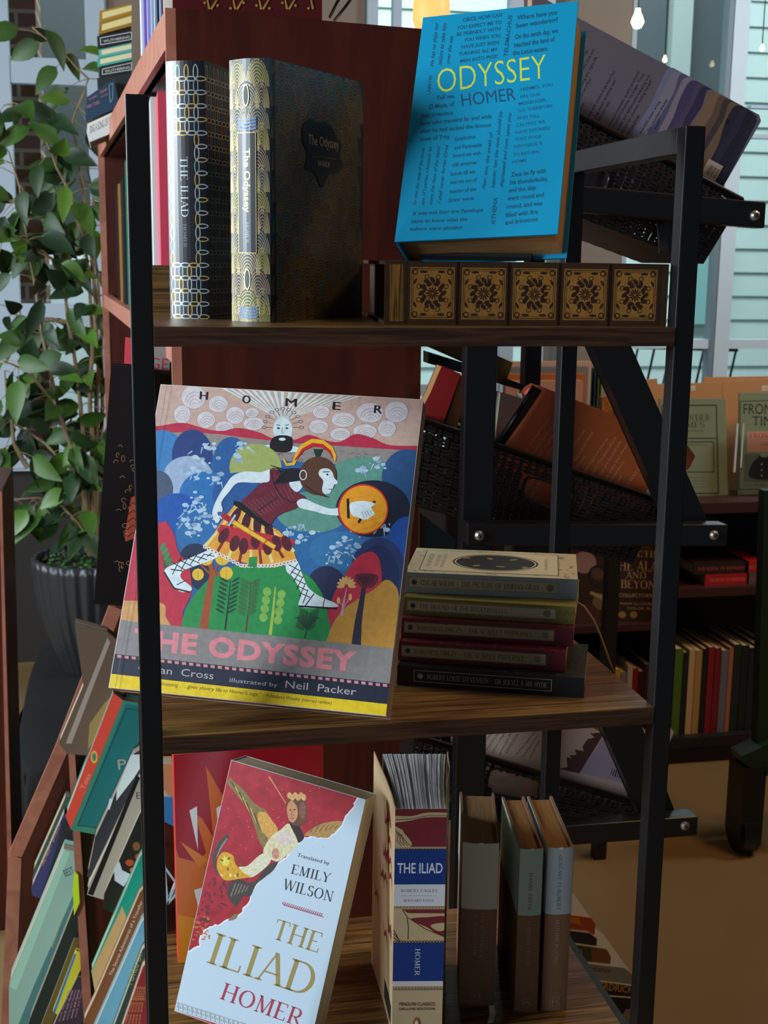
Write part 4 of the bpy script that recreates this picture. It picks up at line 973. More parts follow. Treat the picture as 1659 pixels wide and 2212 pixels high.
# three cloth classics
for lb, (x, y, rz, tw, dp, hh), band, t1_, t2_ in (
    ('small brown Hunchback of Notre Dame with pale grey jacket band beside the thick Iliad', (.2898,.0995,-.2381,.0358,.1214,.1743), 'd4d4c6', None, ('THE HUNCHBACK', 'OF NOTRE DAME')),
    ('small brown Robinson Crusoe with pale green jacket band, middle of the three cloth classics', (.3412,.0767,-.15,.0229,.1231,.174), 'b4cfc2', 'DANIEL DEFOE', ('ROBINSON CRUSOE',)),
    ('small brown Madame Bovary with pale blue jacket band, rightmost on the lower shelf', (.3684,.0734,-.15,.0253,.1215,.1746), 'b2c0c8', 'GUSTAVE FLAUBERT', ('MADAME BOVARY',))):
    root = thing('book', lb, 'book', (x, y, Z3), (0, 0, rz), group='cloth classics on the lower shelf')
    CL = M('8c684e', .6, 0, .12, 90, .1)
    def deco(mb, P, tw=tw, hh=hh, band=band, t1_=t1_, t2_=t2_, dp=dp):
        zb = hh*.60; n = 10; bm_ = M(band, .5)
        pr_ = [(tw*i/n, -.002*(1-((2*i/n)-1)**2)) for i in range(n+1)]
        for (a, b), (c, d) in zip(pr_, pr_[1:]): mb.face([P(a, b-.0004, zb), P(c, d-.0004, zb), P(c, d-.0004, hh+.0003), P(a, b-.0004, hh+.0003)], bm_, True)
        for s, x0 in ((-1, -.0004), (1, tw+.0004)):
            mb.face([P(x0, -.0004, zb), P(x0, dp, zb), P(x0, dp, hh+.0003), P(x0, -.0004, hh+.0003)], bm_)
        cv = spine_cv(mb, P, tw, .002, base=.0006)
        if t1_: cv.text(t1_, (tw*.42, hh*.96 if 'G' in t1_ else hh*.86), (tw*.42, hh*.63), .0034, M('6f746c'), 1, serif=True, up=(.0034, 0))
        lw = M('b8a894')
        if len(t2_) == 2: cv.text(t2_[0], (tw*.55, hh*.58), (tw*.55, hh*.30), .0034, lw, 1, serif=True, up=(.0034, 0)); cv.text(t2_[1], (tw*.36, hh*.58), (tw*.36, hh*.31), .0034, lw, 1, serif=True, up=(.0034, 0))
        else: cv.text(t2_[0], (tw*.42, hh*.57), (tw*.42, hh*.29), .0036, lw, 1, serif=True, up=(.0036, 0))
        c = tw/2; cv.frame([(c-.0045, .006), (c+.0045, .006), (c+.0045, .015), (c-.0045, .015)], .0004, lw, 1)
        cv.text('M', (c-.0028, .0082), (c+.0028, .0082), .0046, lw, 1, up=(0, .0046))
        cv.poly([(c-.002, hh-.001), (c+.002, hh-.001), (c+.002, hh+.0015), (c-.002, hh+.0008)], M('e8e4d8'), 1)
    rawbook(SPINE_FRONT, tw, dp, hh, CL, pages=GOLDPAGES, bulge=.002, board=.002, over=.003, deco=deco, root=root)
rb = MB()
for i in range(5): pass
pts = [aty(1062, 2172, .075), aty(1064, 2190, .07), aty(1060, 2205, .062), aty(1056, 2230, .058)]
for a, b in zip(pts, pts[1:]): rb.hexa([a+Vector((-.003,0,0)), a+Vector((.003,0,0)), a+Vector((.003,.0004,0)), a+Vector((-.003,.0004,0)), b+Vector((-.003,0,0)), b+Vector((.003,0,0)), b+Vector((.003,.0004,0)), b+Vector((-.003,.0004,0))], M('b8ad94'))
tag(rb.build('bookmark_ribbon'), 'cream ribbon bookmark hanging below the small brown books', 'ribbon')

# tall red and orange book behind
root = thing('book', 'tall red and orange book with jagged spikes behind the pale blue Iliad', 'book', (.0169, .2248, Z3), (-.05, 0, .05))
def deco(mb, P):
    cv = Cv(mb, lambda x, y, l: Vector((x, -l, y)), quad=[(.0003, .0003), (.1571, .0003), (.1571, .2297), (.0003, .2297)])
    R, O, O2, Wt = M('a81020', .35), M('d8641c', .35), M('e07c28', .35), M('e4dcd8', .4)
    cv.poly([(0,.13),(.003,.118),(.022,.110),(.036,.125),(.05,.14),(.09,.12),(.16,.15),(.16,.25),(0,.25)], R)
    cv.poly([(.033,.215),(.058,.165),(.045,.118),(.04,.13)], O); cv.poly([(.005,.135),(.024,.104),(.034,.112)], O2); cv.poly([(.02,.165),(.032,.118),(.045,.125),(.028,.158)], O)
    cv.poly([(.015,.168),(.023,.172),(.023,.124)], Wt); cv.poly([(.043,.168),(.051,.172),(.046,.130)], Wt); cv.poly([(.018,.08),(.026,.082),(.024,.05)], Wt)
    cv.poly([(0,.055),(.03,.045),(.06,.0),(0,0)], M('e88c20', .35))
    cv.poly([(.095,.196),(.105,.205),(.107,.203),(.098,.194)], Wt)
rawbook((1, 0, 2), .02, .1574, .230, M('d86a24', .35), spine_mat=M('c43024', .35), deco=deco, root=root)

# ------------------------------------------------------------------ slabs placed at real distances from photo outlines
def slab(name, px, y, thick, mat, parent=None, side=None, deco=None, dirv=None, K=None):
    pts = [aty(u, v, y) for u, v in px]; mb = MB(); mb.prism(pts, dirv or (0, thick, 0), mat, side)
    if deco:
        n = Vector((0, -1, 0)); p0 = pts[0]
        root = parent if parent is not None else None
        inv = MW[parent.name].inverted() if parent is not None else Matrix()
        cv = Cv(mb, lambda x, yy, l: atpl(x, yy, p0+n*l, n)); deco(cv)
    return mb.build(name, parent, parent is not None)
def flatbook(label, px, y, thick, cov, deco=None, group=None, side=None, pg='8f8672', name='book', cat='book', shiny=.45):
    """book with its cover facing forward: front board, page block, back board"""
    pts = [aty(u, v, y) for u, v in px]; c = sum(pts, Vector())/len(pts); zmin = min(q.z for q in pts)
    root = thing(name, label, cat, (c.x, y, zmin), group=group)
    m = cov if not isinstance(cov, str) else M(cov, shiny)
    slab('cover', px, y, .0025, m, root, side, deco)
    ins = [(u+(sum(q[0] for q in px)/len(px)-u)*.03, v+(sum(q[1] for q in px)/len(px)-v)*.03) for u, v in px]
    pp = [aty(u, v, y)+Vector((0, .0026, 0)) for u, v in ins]; mb = MB(); mb.prism(pp, (0, thick-.005, 0), M(pg, .8)); mb.build('pages', root, True)
    mb = MB(); mb.prism([q+Vector((0, thick-.0024, 0)) for q in pts], (0, .0024, 0), m); mb.build('back_cover', root, True)
    return root

# ------------------------------------------------------------------ tall cherry bookcase behind on the left
YB = .62
case = thing('cherry_bookcase', 'tall reddish cherry bookcase behind the left half of the black rack', 'bookcase', (.2, YB+.3, FLOOR))
ZT = aty(372, 17, YB).z
xl = aty(389, 500, YB).x; xr = aty(922, 500, YB).x; YE = 2.45
mb = MB(); tr = aty(925, 57, YB).z
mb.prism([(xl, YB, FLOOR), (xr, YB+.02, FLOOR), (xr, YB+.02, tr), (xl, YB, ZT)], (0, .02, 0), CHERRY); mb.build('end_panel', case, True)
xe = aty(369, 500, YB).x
mb = MB(); mb.prism([(xl-.013, YB+.001, FLOOR), (xl-.0005, YB+.001, FLOOR), (xl-.0005, YB+.001, ZT), (xl-.013, YB+.001, ZT)], (0, .019, 0), CHERRY_LIT); mb.build('edge_strip', case, True)
# far end
XF = aty(217, 400, YE).x
def xline(y): return (xl-.013)+(XF-(xl-.013))*(y-YB)/(YE-YB)
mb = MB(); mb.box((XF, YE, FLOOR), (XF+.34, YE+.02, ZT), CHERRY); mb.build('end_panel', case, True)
mb = MB(); mb.box((XF-.004, YE-.001, FLOOR), (XF+.012, YE+.021, ZT), CHERRY_LIT); mb.build('edge_strip', case, True)
def rail(z0, z1, zf0, zf1, name):
    mb = MB(); a, b = Vector((xl-.013, YB+.02, 0)), Vector((XF, YE, 0))
    c = [Vector((a.x, a.y, z0)), Vector((a.x+.018, a.y, z0)), Vector((b.x+.018, b.y, zf0)), Vector((b.x, b.y, zf0)), Vector((a.x, a.y, z1)), Vector((a.x+.018, a.y, z1)), Vector((b.x+.018, b.y, zf1)), Vector((b.x, b.y, zf1))]
    mb.hexa(c, CHERRY_LIT); mb.build(name, case, True)
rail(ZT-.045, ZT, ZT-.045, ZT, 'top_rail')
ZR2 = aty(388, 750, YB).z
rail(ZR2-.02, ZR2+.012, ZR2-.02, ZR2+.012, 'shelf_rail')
def deckb(z, name='shelf'):
    mb = MB(); c = [Vector((xl-.005, YB+.02, z-.015)), Vector((xr, YB+.02, z-.015)), Vector((XF+.34, YE, z-.015)), Vector((XF+.01, YE, z-.015))]
    mb.prism(c, (0, 0, .015), CHERRY); mb.build(name, case, True)
deckb(ZT-.03, 'top'); deckb(ZR2-.001); deckb(-.75); deckb(-1.1)
mb = MB(); c = [Vector((xr-.012, YB+.04, FLOOR)), Vector((xr, YB+.04, FLOOR)), Vector((XF+.34, YE, FLOOR)), Vector((XF+.328, YE, FLOOR))]
mb.prism(c, (0, 0, tr-FLOOR-.02), CHERRY); mb.build('back_panel', case, True)

ROWTOP = [192, 205, 216, 335, 300, 345, 380, 388, 396, 402]
def rowbook(y, w_, dep, h, z, col, label, group, sp=None, xo=.02):
    """standing book with its spine towards the left side of the case"""
    x = xline(y)+xo; root = thing('book', label, 'book', (x, y, z), (0, 0, 0), group=group)
    def deco(mb, P, w_=w_, h=h):
        cv = Cv(mb, lambda a, b, l: P(a, -l, b)); cv.poly([(w_*.25, h*.12), (w_*.75, h*.12), (w_*.75, h*.8), (w_*.25, h*.8)], M(sp or 'd8d8d0'), 1)
    rawbook((1, 0, 2), w_, dep, h, M(col, .4), root=root, deco=deco if sp else None, over=.002)
G = 'books standing on the cherry bookcase top'
y = YB+.03
tops = [('4c0a0e', 'dark red book with gold stems standing foremost on the bookcase top', 'a08040', .026), ('e8e2de', 'white-spined book just behind the dark red one on the bookcase top', 'c05060', .02), ('18181c', 'slim black-spined book behind the white one on the bookcase top', None, .018),
        ('7c96b8', 'dusty blue-spined book on the bookcase top', None, .04), ('121418', 'black-spined book between two blue ones on the bookcase top', None, .03), ('8aa6c4', 'light blue-spined book near the middle of the upright row', None, .05),
        ('a9adb0', 'grey-spined book with a dotted border in the upright row', '6a70a0', .06), ('8c8cc8', 'periwinkle-spined book in the upright row', None, .06), ('7a62a8', 'violet-spined book in the upright row', None, .05), ('d4dcea', 'tall white-spined book ending the upright row', None, .09)]
for (col, lb, sp, tw) in tops:
    rowbook(y, tw, .17 if y > YB+.05 else .185, .30 if y > YB+.05 else .24, ZT-.03, col, lb, G, sp, .004 if y > YB+.05 else .012); y += tw+.004
# gold stems on the foremost cover
y0 = YB+.029
mb = MB(); cv = Cv(mb, lambda a, b, l: aty(a, b, y0-l))
GT = M('c89a4c', .4, .4)
for k in range(9):
    x = 440+k*28; cv.line([(x, -60), (x+6, -10), (x+12*(-1)**k, 20)], [1.2, 2, 5], GT, 1); cv.ell(x+2, 6+(k % 3)*6, 3, 3, GT, 2, n=10)
red = [o for o in bpy.data.objects if o.get('label', '').startswith('dark red book with gold')][0]
mb.build('gold_ornament', red, True)
# flat stack at the far end of the top
G = 'stack of books at the far end of the bookcase top'
def zq(pts): return [(180+a*.14466, b*.14466) for a, b in pts]
for lb, q, col, sp, txt in (
    ('gold-patterned book topmost in the far stack', [(240,165),(720,50),(720,200),(240,345)], 'a8862c', 'e8dc9c', None),
    ('second gold-patterned book just below the topmost one', [(240,347),(720,203),(720,385),(225,520)], '9c7a28', 'e8dc9c', None),
    ('black book with white spine frame under the gold pair', [(205,540),(720,440),(720,635),(215,722)], '20242a', None, 1),
    ('upper teal and cream book in the far stack', [(225,742),(720,637),(720,760),(235,862)], '5cb8ae', 'e6e2b8', None),
    ('lower teal and cream book in the far stack', [(205,875),(720,762),(720,895),(210,1002)], '4cae9e', 'e6e2b8', None),
    ('black book with a dim framed title below the teal pair', [(245,1012),(720,900),(720,1085),(235,1155)], '1c2226', None, 1),
    ('dark book mostly hidden behind the big navy volume', [(205,1165),(720,1090),(720,1480),(215,1330)], '222c30', None, None)):
    def deco(cv, q=q, sp=sp, txt=txt):
        cv.xf = lambda a, b: (180+a*.14466, b*.14466)
        (x0, y0), (x1, y1), (x2, y2), (x3, y3) = q; L = lambda f, g: ((x0+(x1-x0)*f)*(1-g)+(x3+(x2-x3)*f)*g, (y0+(y1-y0)*f)*(1-g)+(y3+(y2-y3)*f)*g)
        if sp: cv.poly([L(.09,.18),L(1,.18),L(1,.72),L(.09,.72)], sp)
        if txt: cv.frame([L(.09,.2),L(1,.2),L(1,.75),L(.09,.75)], 9, 'dfe8ea'); cv.text('WUTHERING', L(.18,.62), L(.95,.62), 38, 'dfe8ea')
    flatbook(lb, zq(q), 2.05, .16, col, deco, G)
def deco(cv):
    cv.xf = lambda a, b: (180+a*.14466, b*.14466)
    for (a, b, h, t) in (((90,1505),(215,1440),34,'THE COMPLETE'),((60,1625),(250,1540),50,'FAIRY TALES'),((255,1400),(365,1345),38,'GRIMM'),((262,1460),(370,1410),22,'BROTHERS')): cv.text(t, a, b, h, 'c07a84')
    cv.frame([(385,1270),(440,1240),(440,1470),(400,1535)], 8, '8aa8b0')
flatbook('thick navy book with pink lettering lying slanted on the white one', zq([(55,1450),(465,1165),(500,1400),(560,1585),(40,1810),(30,1640)]), 1.98, .17, '22405c', deco, G)
slabr = thing('page_block', 'x', 'book') if False else None
def deco(cv):
    cv.xf = lambda a, b: (180+a*.14466, b*.14466); cv.text('SING A SONG OF SEASONS', (100,1995), (520,1800), 70, '3a4246', up=(-6,-120))
flatbook('white book titled Sing a Song of Seasons at the bottom of the far stack', zq([(60,1850),(600,1600),(600,1740),(370,2010),(85,2125),(50,1980)]), 1.96, .15, 'dfe9ea', deco, G)
# books inside the case, spines to the left
G = 'books on the bookcase shelf below the top'
y = YB+.33
for i, (col, h, lb, sp) in enumerate((('d4485e', .27, 'pink-red spined book with grey head beside the chain-patterned Iliad', 'e04a64'), ('cfd6d4', .26, 'white-spined book just left of the pink-red one', None), ('30343a', .25, 'charcoal-spined book in the bookcase', None), ('c8343c', .29, 'scarlet-spined book with white lettering left of the black post', 'e8c8c8'), ('1c1e22', .30, 'black-spined book with pale lettering in the bookcase', 'b8b8b4'),
    ('3c8a5c', .31, 'green-topped spine in the bookcase', None), ('23262c', .27, 'near-black spine in the bookcase', None), ('3a3c40', .28, 'dark grey spine in the bookcase', 'c8c8c8'), ('c88430', .25, 'amber-spined slim book in the bookcase', None), ('2a2a30', .26, 'dark slim book at the far end of the bookcase shelf', None))):
    tw = .11 if i == 0 else .05+.02*(i % 3); h = aty(300, ROWTOP[i], y).z-ZR2-.002; rowbook(y, tw, .16, h, ZR2, col, lb, G, sp, .012 if i > 2 else .018); y += tw+.02 if i != 2 else .30
# face-out magazine with red letters
def deco(cv): cv.text('GEO', (322, 796), (392, 801), 25, 'b02830', bold=.0); cv.poly([(366,783),(383,785),(383,801),(366,800)], '101014')
flatbook('grey magazine with red capital letters inside the bookcase', [(318,742),(383,750),(383,833),(318,828)], YB+.1, .012, '8c8a88', deco, None, name='magazine', cat='magazine')
slb = flatbook('plain black book in front of the grey magazine', [(316,797),(386,803),(386,900),(316,895)], YB+.08, .012, '0c0b0b')
# big black folder leaning out at the left
def deco(cv):
    rn = random.Random(8); g = M('b8866a', .4, .2)
    for k in range(22): cv.ring(rn.uniform(250, 292), rn.uniform(960, 1230), rn.uniform(3, 8), rn.uniform(3, 7), 1, g, 2, n=10, a0=rn.uniform(0, 200), a1=360)
    cv.poly([(283,1075),(298,1068),(298,1160),(270,1170),(272,1140)], 'a8442c'); 
    for k in range(5): cv.line([(275,1160-k*16),(288,1150-k*16),(297,1160-k*16)], 2, '14100e', 6)
flatbook('large black book with rust linework hanging out left of the black post', [(240,788),(330,793),(316,1312),(203,1305)], .34+.33, .03, '141012', deco, shiny=.3)
# standing red/white book peeking above
flatbook('narrow red and white book above the large black one', [(271,730),(290,734),(288,800),(268,798)], .75, .02, 'e04858', None, pg='f0f0f0')

# ------------------------------------------------------------------ low slanted cherry display case at lower left
YL = 1.02
disp = thing('cherry_display_case', 'low slanted cherry display case with leaning books at lower left', 'bookcase', (aty(200, 1900, YL).x, YL, FLOOR))
def P2(l): return [aty(u, v, YL+.22) for u, v in l]
mb = MB()
edge = P2([(250,1312),(132,1620),(32,1850)]); base_l = aty(14, 2212, YL+.22)
poly = edge+[Vector((base_l.x, YL+.22, FLOOR)), Vector((aty(296, 2212, YL+.22).x, YL+.22, FLOOR)), aty(296, 1312, YL+.22)]
mb.prism(poly, (0, .02, 0), CHERRY); mb.build('side_panel', disp, True)
mb = MB()
for a, b in zip(edge+[poly[3]], (edge+[poly[3]])[1:]): mb.bar(a+Vector((0, .004, 0)), b+Vector((0, .004, 0)), .024, .010, CHERRY_LIT, up=(0, 1, 0))
mb.build('edge_trim', disp, True)
mb = MB()
for (u, v) in ((141,1687),(134,1704),(128,1719),(121,1735),(115,1750)): q = aty(u, v, YL+.219); mb.lathe([(.0035, 0), (.0001, .0003)], (0, 0, 0), M('2a0d06'), 12); 
mb = MB()
for (u, v) in ((141,1687),(134,1704),(128,1719),(121,1735),(115,1750)):
    q = aty(u, v, YL+.2195); mb.tube([q, q+Vector((0, -.0008, 0))], .0028, M('3a120a'), 12)
mb.build('peg_holes', disp, True)
mb = MB(); mb.prism([aty(u, v, YL) for u, v in ((146,1600),(160,1600),(213,2400),(192,2400))], (0, .018, 0), CHERRY_LIT); mb.build('divider', disp, True)
mb = MB(); mb.prism([aty(u, v, YL+.012) for u, v in ((160,1600),(250,1585),(330,1600),(335,2500),(213,2400))], (0, .012, 0), CHERRY); mb.build('divider_panel', disp, True)
mb = MB(); mb.prism([aty(u, v, YL-.005) for u, v in ((161,1882),(169,1890),(172,1950),(160,1978),(157,1920))], (0, .003, 0), M('d4f02a', .5)); tag(mb.build('sticky_note'), 'bright yellow-green sticky note on the cherry divider', 'sticky note')
q1 = lambda pts: [(a*.3218, 1500+b*.3218) for a, b in pts]
G = 'books leaning in the slanted cherry display case'
def tx(items):
    def d(cv):
        cv.xf = lambda a, b: (a*.3218, 1500+b*.3218)
        for it in items:
            if it[0] == 't': cv.text(it[1], it[2], it[3], it[4], it[5])
            elif it[0] == 'p': cv.poly(it[1], it[2])
            elif it[0] == 'e': cv.ell(*it[1:])
            elif it[0] == 'f': cv.frame(it[1], it[2], it[3])
    return d
# behind the divider
flatbook('old green-edged book leaning against the far side panel', q1([(440,690),(470,700),(250,1290),(215,1250),(225,1180)]), YL+.17, .03, '4c6048', None, G)
flatbook('indigo book with gold lettering leaning beside the green one', q1([(430,800),(520,880),(480,1100),(330,1390),(215,1350),(210,1300)]), YL+.13, .03, '3c3c6c', tx([('t','THE NIGHT GARDEN',(290,1160),(405,880),26,'c09a5c'),('p',[(430,830),(520,890),(470,1090),(330,1380),(280,1370)],'2c2c30')]), G)
flatbook('long pale mint book with worn spine at far lower left', q1([(430,1040),(520,1060),(520,1500),(330,1900),(150,2212),(150,2300),(60,2300),(60,1960),(65,1930)]), YL+.08, .04, '9cc4b4', tx([('p',[(430,1040),(470,1065),(110,1990),(62,1960)],'aadcc4'),('p',[(520,1280),(520,1500),(330,1900),(170,2250),(110,2250),(230,1950)],'4f8080'),('t','BEST',(440,1225),(500,1200),50,'2a3a3c'),('t','Ancient Tales',(355,1700),(425,1480),22,'c8c08c')]), G)
flatbook('dark green cloth book next to the pale mint one', q1([(520,1370),(620,1390),(560,1900),(330,2300),(170,2300),(200,2180)]), YL+.055, .03, '22302c', None, G)
flatbook('olive and gold striped book near the divider foot', q1([(500,1640),(560,1650),(540,1800),(300,2320),(240,2320)]), YL+.045, .02, '6c5a28', None, G)
flatbook('thin blue and yellow booklet near the divider foot', q1([(510,1720),(560,1740),(540,1850),(400,2160),(355,2130)]), YL+.035, .012, 'd8d43c', tx([('p',[(500,1740),(512,1745),(370,2140),(355,2130)],'3c84c0')]), G)
flatbook('dark book densely printed in pink and white words by the divider', q1([(520,1900),(640,1930),(640,2400),(430,2400),(330,2300),(380,2180)]), YL+.025, .018, '3c3440', tx([('t','words and rhymes',(400+k*28,2200-k*8),(470+k*22,1990-k*2),16,('c07aa0','b8b8b8')[k%2]) for k in range(5)]), G)
# before the divider
flatbook('plastic-wrapped brown book at the upper edge of the display case', q1([(500,-480),(700,-560),(900,-300),(900,0),(700,200),(590,410),(450,400),(440,360)][0:1]+[(720,-420),(860,-300),(830,0),(590,410),(450,400),(395,330),(560,-60)]), YL-.02, .03, '6c5a4c', tx([('p',[(720,-380),(740,-350),(480,330),(440,330)],'a89890'),('p',[(700,60),(760,0),(650,290),(590,370),(600,200)],'a08850')]), G, shiny=.2)
flatbook('coral and teal clothbound book lying on the slant before the divider', q1([(760,-10),(830,40),(1000,70),(1000,420),(800,980),(660,945),(480,910),(440,820)]), YL-.05, .035, '1c7474', tx([('p',[(760,-10),(825,40),(475,905),(440,820)],'e8503c'),('p',[(825,42),(850,48),(510,900),(478,908)],'3c8a70'),('p',[(825,42),(1000,70),(1000,85),(835,62)],'3c8a70'),('p',[(500,880),(700,905),(690,950),(478,910)],'3c8a70'),('f',[(850,95),(1000,120),(740,905),(520,880)],6,'0c4a4c'),('e',632,420,22,42,'e8c858'),('e',632,420,14,28,'4a9068'),('t','Tales',(565,640),(610,540),30,'f0a090'),('t','P',(795,505),(850,500),70,'b0a89c')]), G)
flatbook('white-edged dark book lying under the coral and teal one', q1([(900,400),(1010,330),(1010,560),(700,1230),(585,1225),(640,960)]), YL-.08, .03, '33363c', tx([('p',[(880,405),(1000,400),(900,560),(780,715),(785,640)],'dfeff0'),('p',[(735,700),(760,700),(735,775),(722,770)],'dfeff0')]), G)
flatbook('cream-spined black book lying in the display case', q1([(935,560),(1010,480),(1010,800),(860,1080),(700,1380),(585,1345),(600,1270)]), YL-.10, .03, 'b4ae9c', tx([('p',[(920,540),(940,560),(625,1350),(588,1340)],'121212'),('t','E',(915,700),(940,700),45,'2a2a2a')]), G)
flatbook('dark floral book with orange blossoms in the display case', q1([(940,800),(1010,700),(1010,1050),(860,1270),(790,1480),(690,1440),(700,1340)]), YL-.12, .03, '1e2420', tx([('e',870,1130,28,22,'c8502c'),('e',915,1020,24,30,'8a5a30'),('e',890,1180,20,18,'d87040'),('e',930,1090,24,20,'c04a24'),('p',[(800,1120),(820,1180),(880,1210),(830,1290),(770,1250),(765,1170)],'d8e4ec')]), G)
flatbook('teal and sand picture book leaning in the display case', q1([(940,1090),(1010,1000),(1010,1350),(640,2020),(612,1860)]), YL-.14, .02, '18a890', tx([('p',[(820,1420),(850,1500),(640,2010),(615,1860)],'d8b478')]), G)
flatbook('brown-spined book with white lettering in the display case', q1([(940,1330),(1010,1250),(1010,1560),(620,2300),(560,2200),(640,2030)]), YL-.16, .02, '8a5430', tx([('t','The Secret Adventures of a Traveller',(750,1890),(960,1390),22,'e8dccc')]), G)
flatbook('sky blue book lying low in the display case', q1([(950,1530),(1010,1450),(1010,1780),(760,2300),(610,2300)]), YL-.18, .02, '7cc0dc', None, G)
flatbook('forest green book with gold capitals low in the display case', q1([(955,1720),(1010,1650),(1010,1900),(840,2300),(740,2300)]), YL-.20, .02, '2a4a40', tx([('t','FORES OF',(885,1950),(960,1740),40,'a8b06a')]), G)
flatbook('crimson book printed with gold words at the bottom left', q1([(960,1830),(1010,1780),(1050,2300),(800,2300)]), YL-.22, .02, 'a83440', tx([('t','gold and glory',(840+k*24,2230),(925+k*14,1960),16,'d8a85c') for k in range(5)]), G)

# odds and ends between post and red book, lower shelf gap
flatbook('orange-backed book seen between the left post and the red spiked book', [(352,1650),(372,1650),(384,1720),(384,1760),(352,1700)], .80, .03, 'd08a60')
flatbook('blue-covered book low between the left post and the red spiked book', [(345,1722),(385,1722),(385,1790),(345,1770)], .79, .03, '3a7cb8')
mb = MB()
for k, (a, b) in enumerate((((355,1870),(380,1905)),((380,1905),(362,1950)),((355,1870),(362,1950)),((362,1950),(384,1925)))): mb.bar(aty(*a, .70), aty(*b, .70), .008, .003, M('b8d4dc', .2))
tag(mb.build('plastic_wrap'), 'crumpled clear plastic wrap between the left post and the red book', 'plastic wrap')
mb = MB(); mb.tube([aty(712, 38, .9), aty(728, 5, .9), aty(745, -20, .9)], .0022, BLACKWOOD, 8); mb.tube([aty(722, 45, .9), aty(748, 12, .9), aty(775, -25, .9)], .0022, BLACKWOOD, 8); tag(mb.build('wire_stand'), 'black wire stand ends above the cherry bookcase top', 'wire stand')

# ------------------------------------------------------------------ black basket stand behind the right side
YC = .50
cart = thing('basket_stand', 'black metal stand with sloping braces holding woven baskets behind the rack', 'stand', (.6, YC+.15, FLOOR))
TBM = M('0f0f10', .35)
def tubebar(u0, v0, u1, v1, h, y=YC, name='crossbar', dep=.028):
    a, b = aty(u0, v0, y), aty(u1, v1, y); d = Vector((0, dep, 0))
    mb = MB(); mb.hexa([a-Vector((0,0,h)), b-Vector((0,0,h)), b-Vector((0,0,h))+d, a-Vector((0,0,h))+d, a, b, b+d, a+d], TBM); return mb.build(name, cart, True, .002)
bars = [(1150, 390, 1656, 437, .0320), (1010, 1131, 1574, 1134, .0285), (1000, 1802, 1509, 1764, .0285)]
BARS = [tubebar(*bq) for bq in bars]
def post2(quad, y=YC+.03, dep=.03, name='post'):
    mb = MB(); mb.prism([aty(u, v, y) for u, v in quad], (0, dep, 0), TBM); return mb.build(name, cart, True, .002)
a, b = aty(1013, 745, YC+.001), aty(1090, 745, YC+.001)
mb = MB(); mb.box((a.x+.004, YC+.029, FLOOR), (b.x-.0, YC+.05, aty(1000, 400, YC).z), TBM); mb.build('post', cart, True, .002)
post2([(1270,720),(1350,720),(1528,1131),(1450,1131)], name='brace'); post2([(1290,1540),(1372,1540),(1466,1775),(1400,1790)], name='brace')
post2([(1440,480),(1530,440),(1500,500),(1446,545)], name='brace')
a = aty(1440, 1700, YC+.35); mb = MB(); mb.box((.575, YC+.34, FLOOR), (.60, YC+.365, aty(1500, 440, YC).z-.03), TBM); mb.build('post', cart, True)
for (u, v) in ((1631, 466), (1543, 1156), (1480, 1784), (1036, 1157)):
    q = aty(u, v, YC-.001) if u != 1036 else aty(u, v, YC-.001); mb = MB()
    ST = M('a8a096', .3, .8)
    prof = [(0, -.0045), (.004, -.004), (.0062, -.0018), (.0066, .001)]
    n = 20; rings = []
    for r, d in prof:
        rings.append(len(mb.v)); mb.v += [q+Vector((max(r, .0001)*math.cos(2*PI*k/n), d, max(r, .0001)*math.sin(2*PI*k/n))) for k in range(n)]
    for ra, rb_ in zip(rings, rings[1:]):
        for k in range(n): mb.f.append((ra+k, ra+(k+1) % n, rb_+(k+1) % n, rb_+k)); mb.m.append(mb.mi(ST))
    mb.box((-.003, -.0052, -.0006), (.003, -.0040, .0006), M('2a2420'), Matrix.Translation(q) @ Matrix.Rotation(.7, 4, 'Y')); mb.box((-.003, -.0052, -.0006), (.003, -.0040, .0006), M('2a2420'), Matrix.Translation(q) @ Matrix.Rotation(.7+PI/2, 4, 'Y'))
    sc_ = mb.build('screw', cart, True); sc_.parent = BARS[0 if v < 900 else 1 if v < 1500 else 2]; sc_['label'] = 'silver cross-head screw'

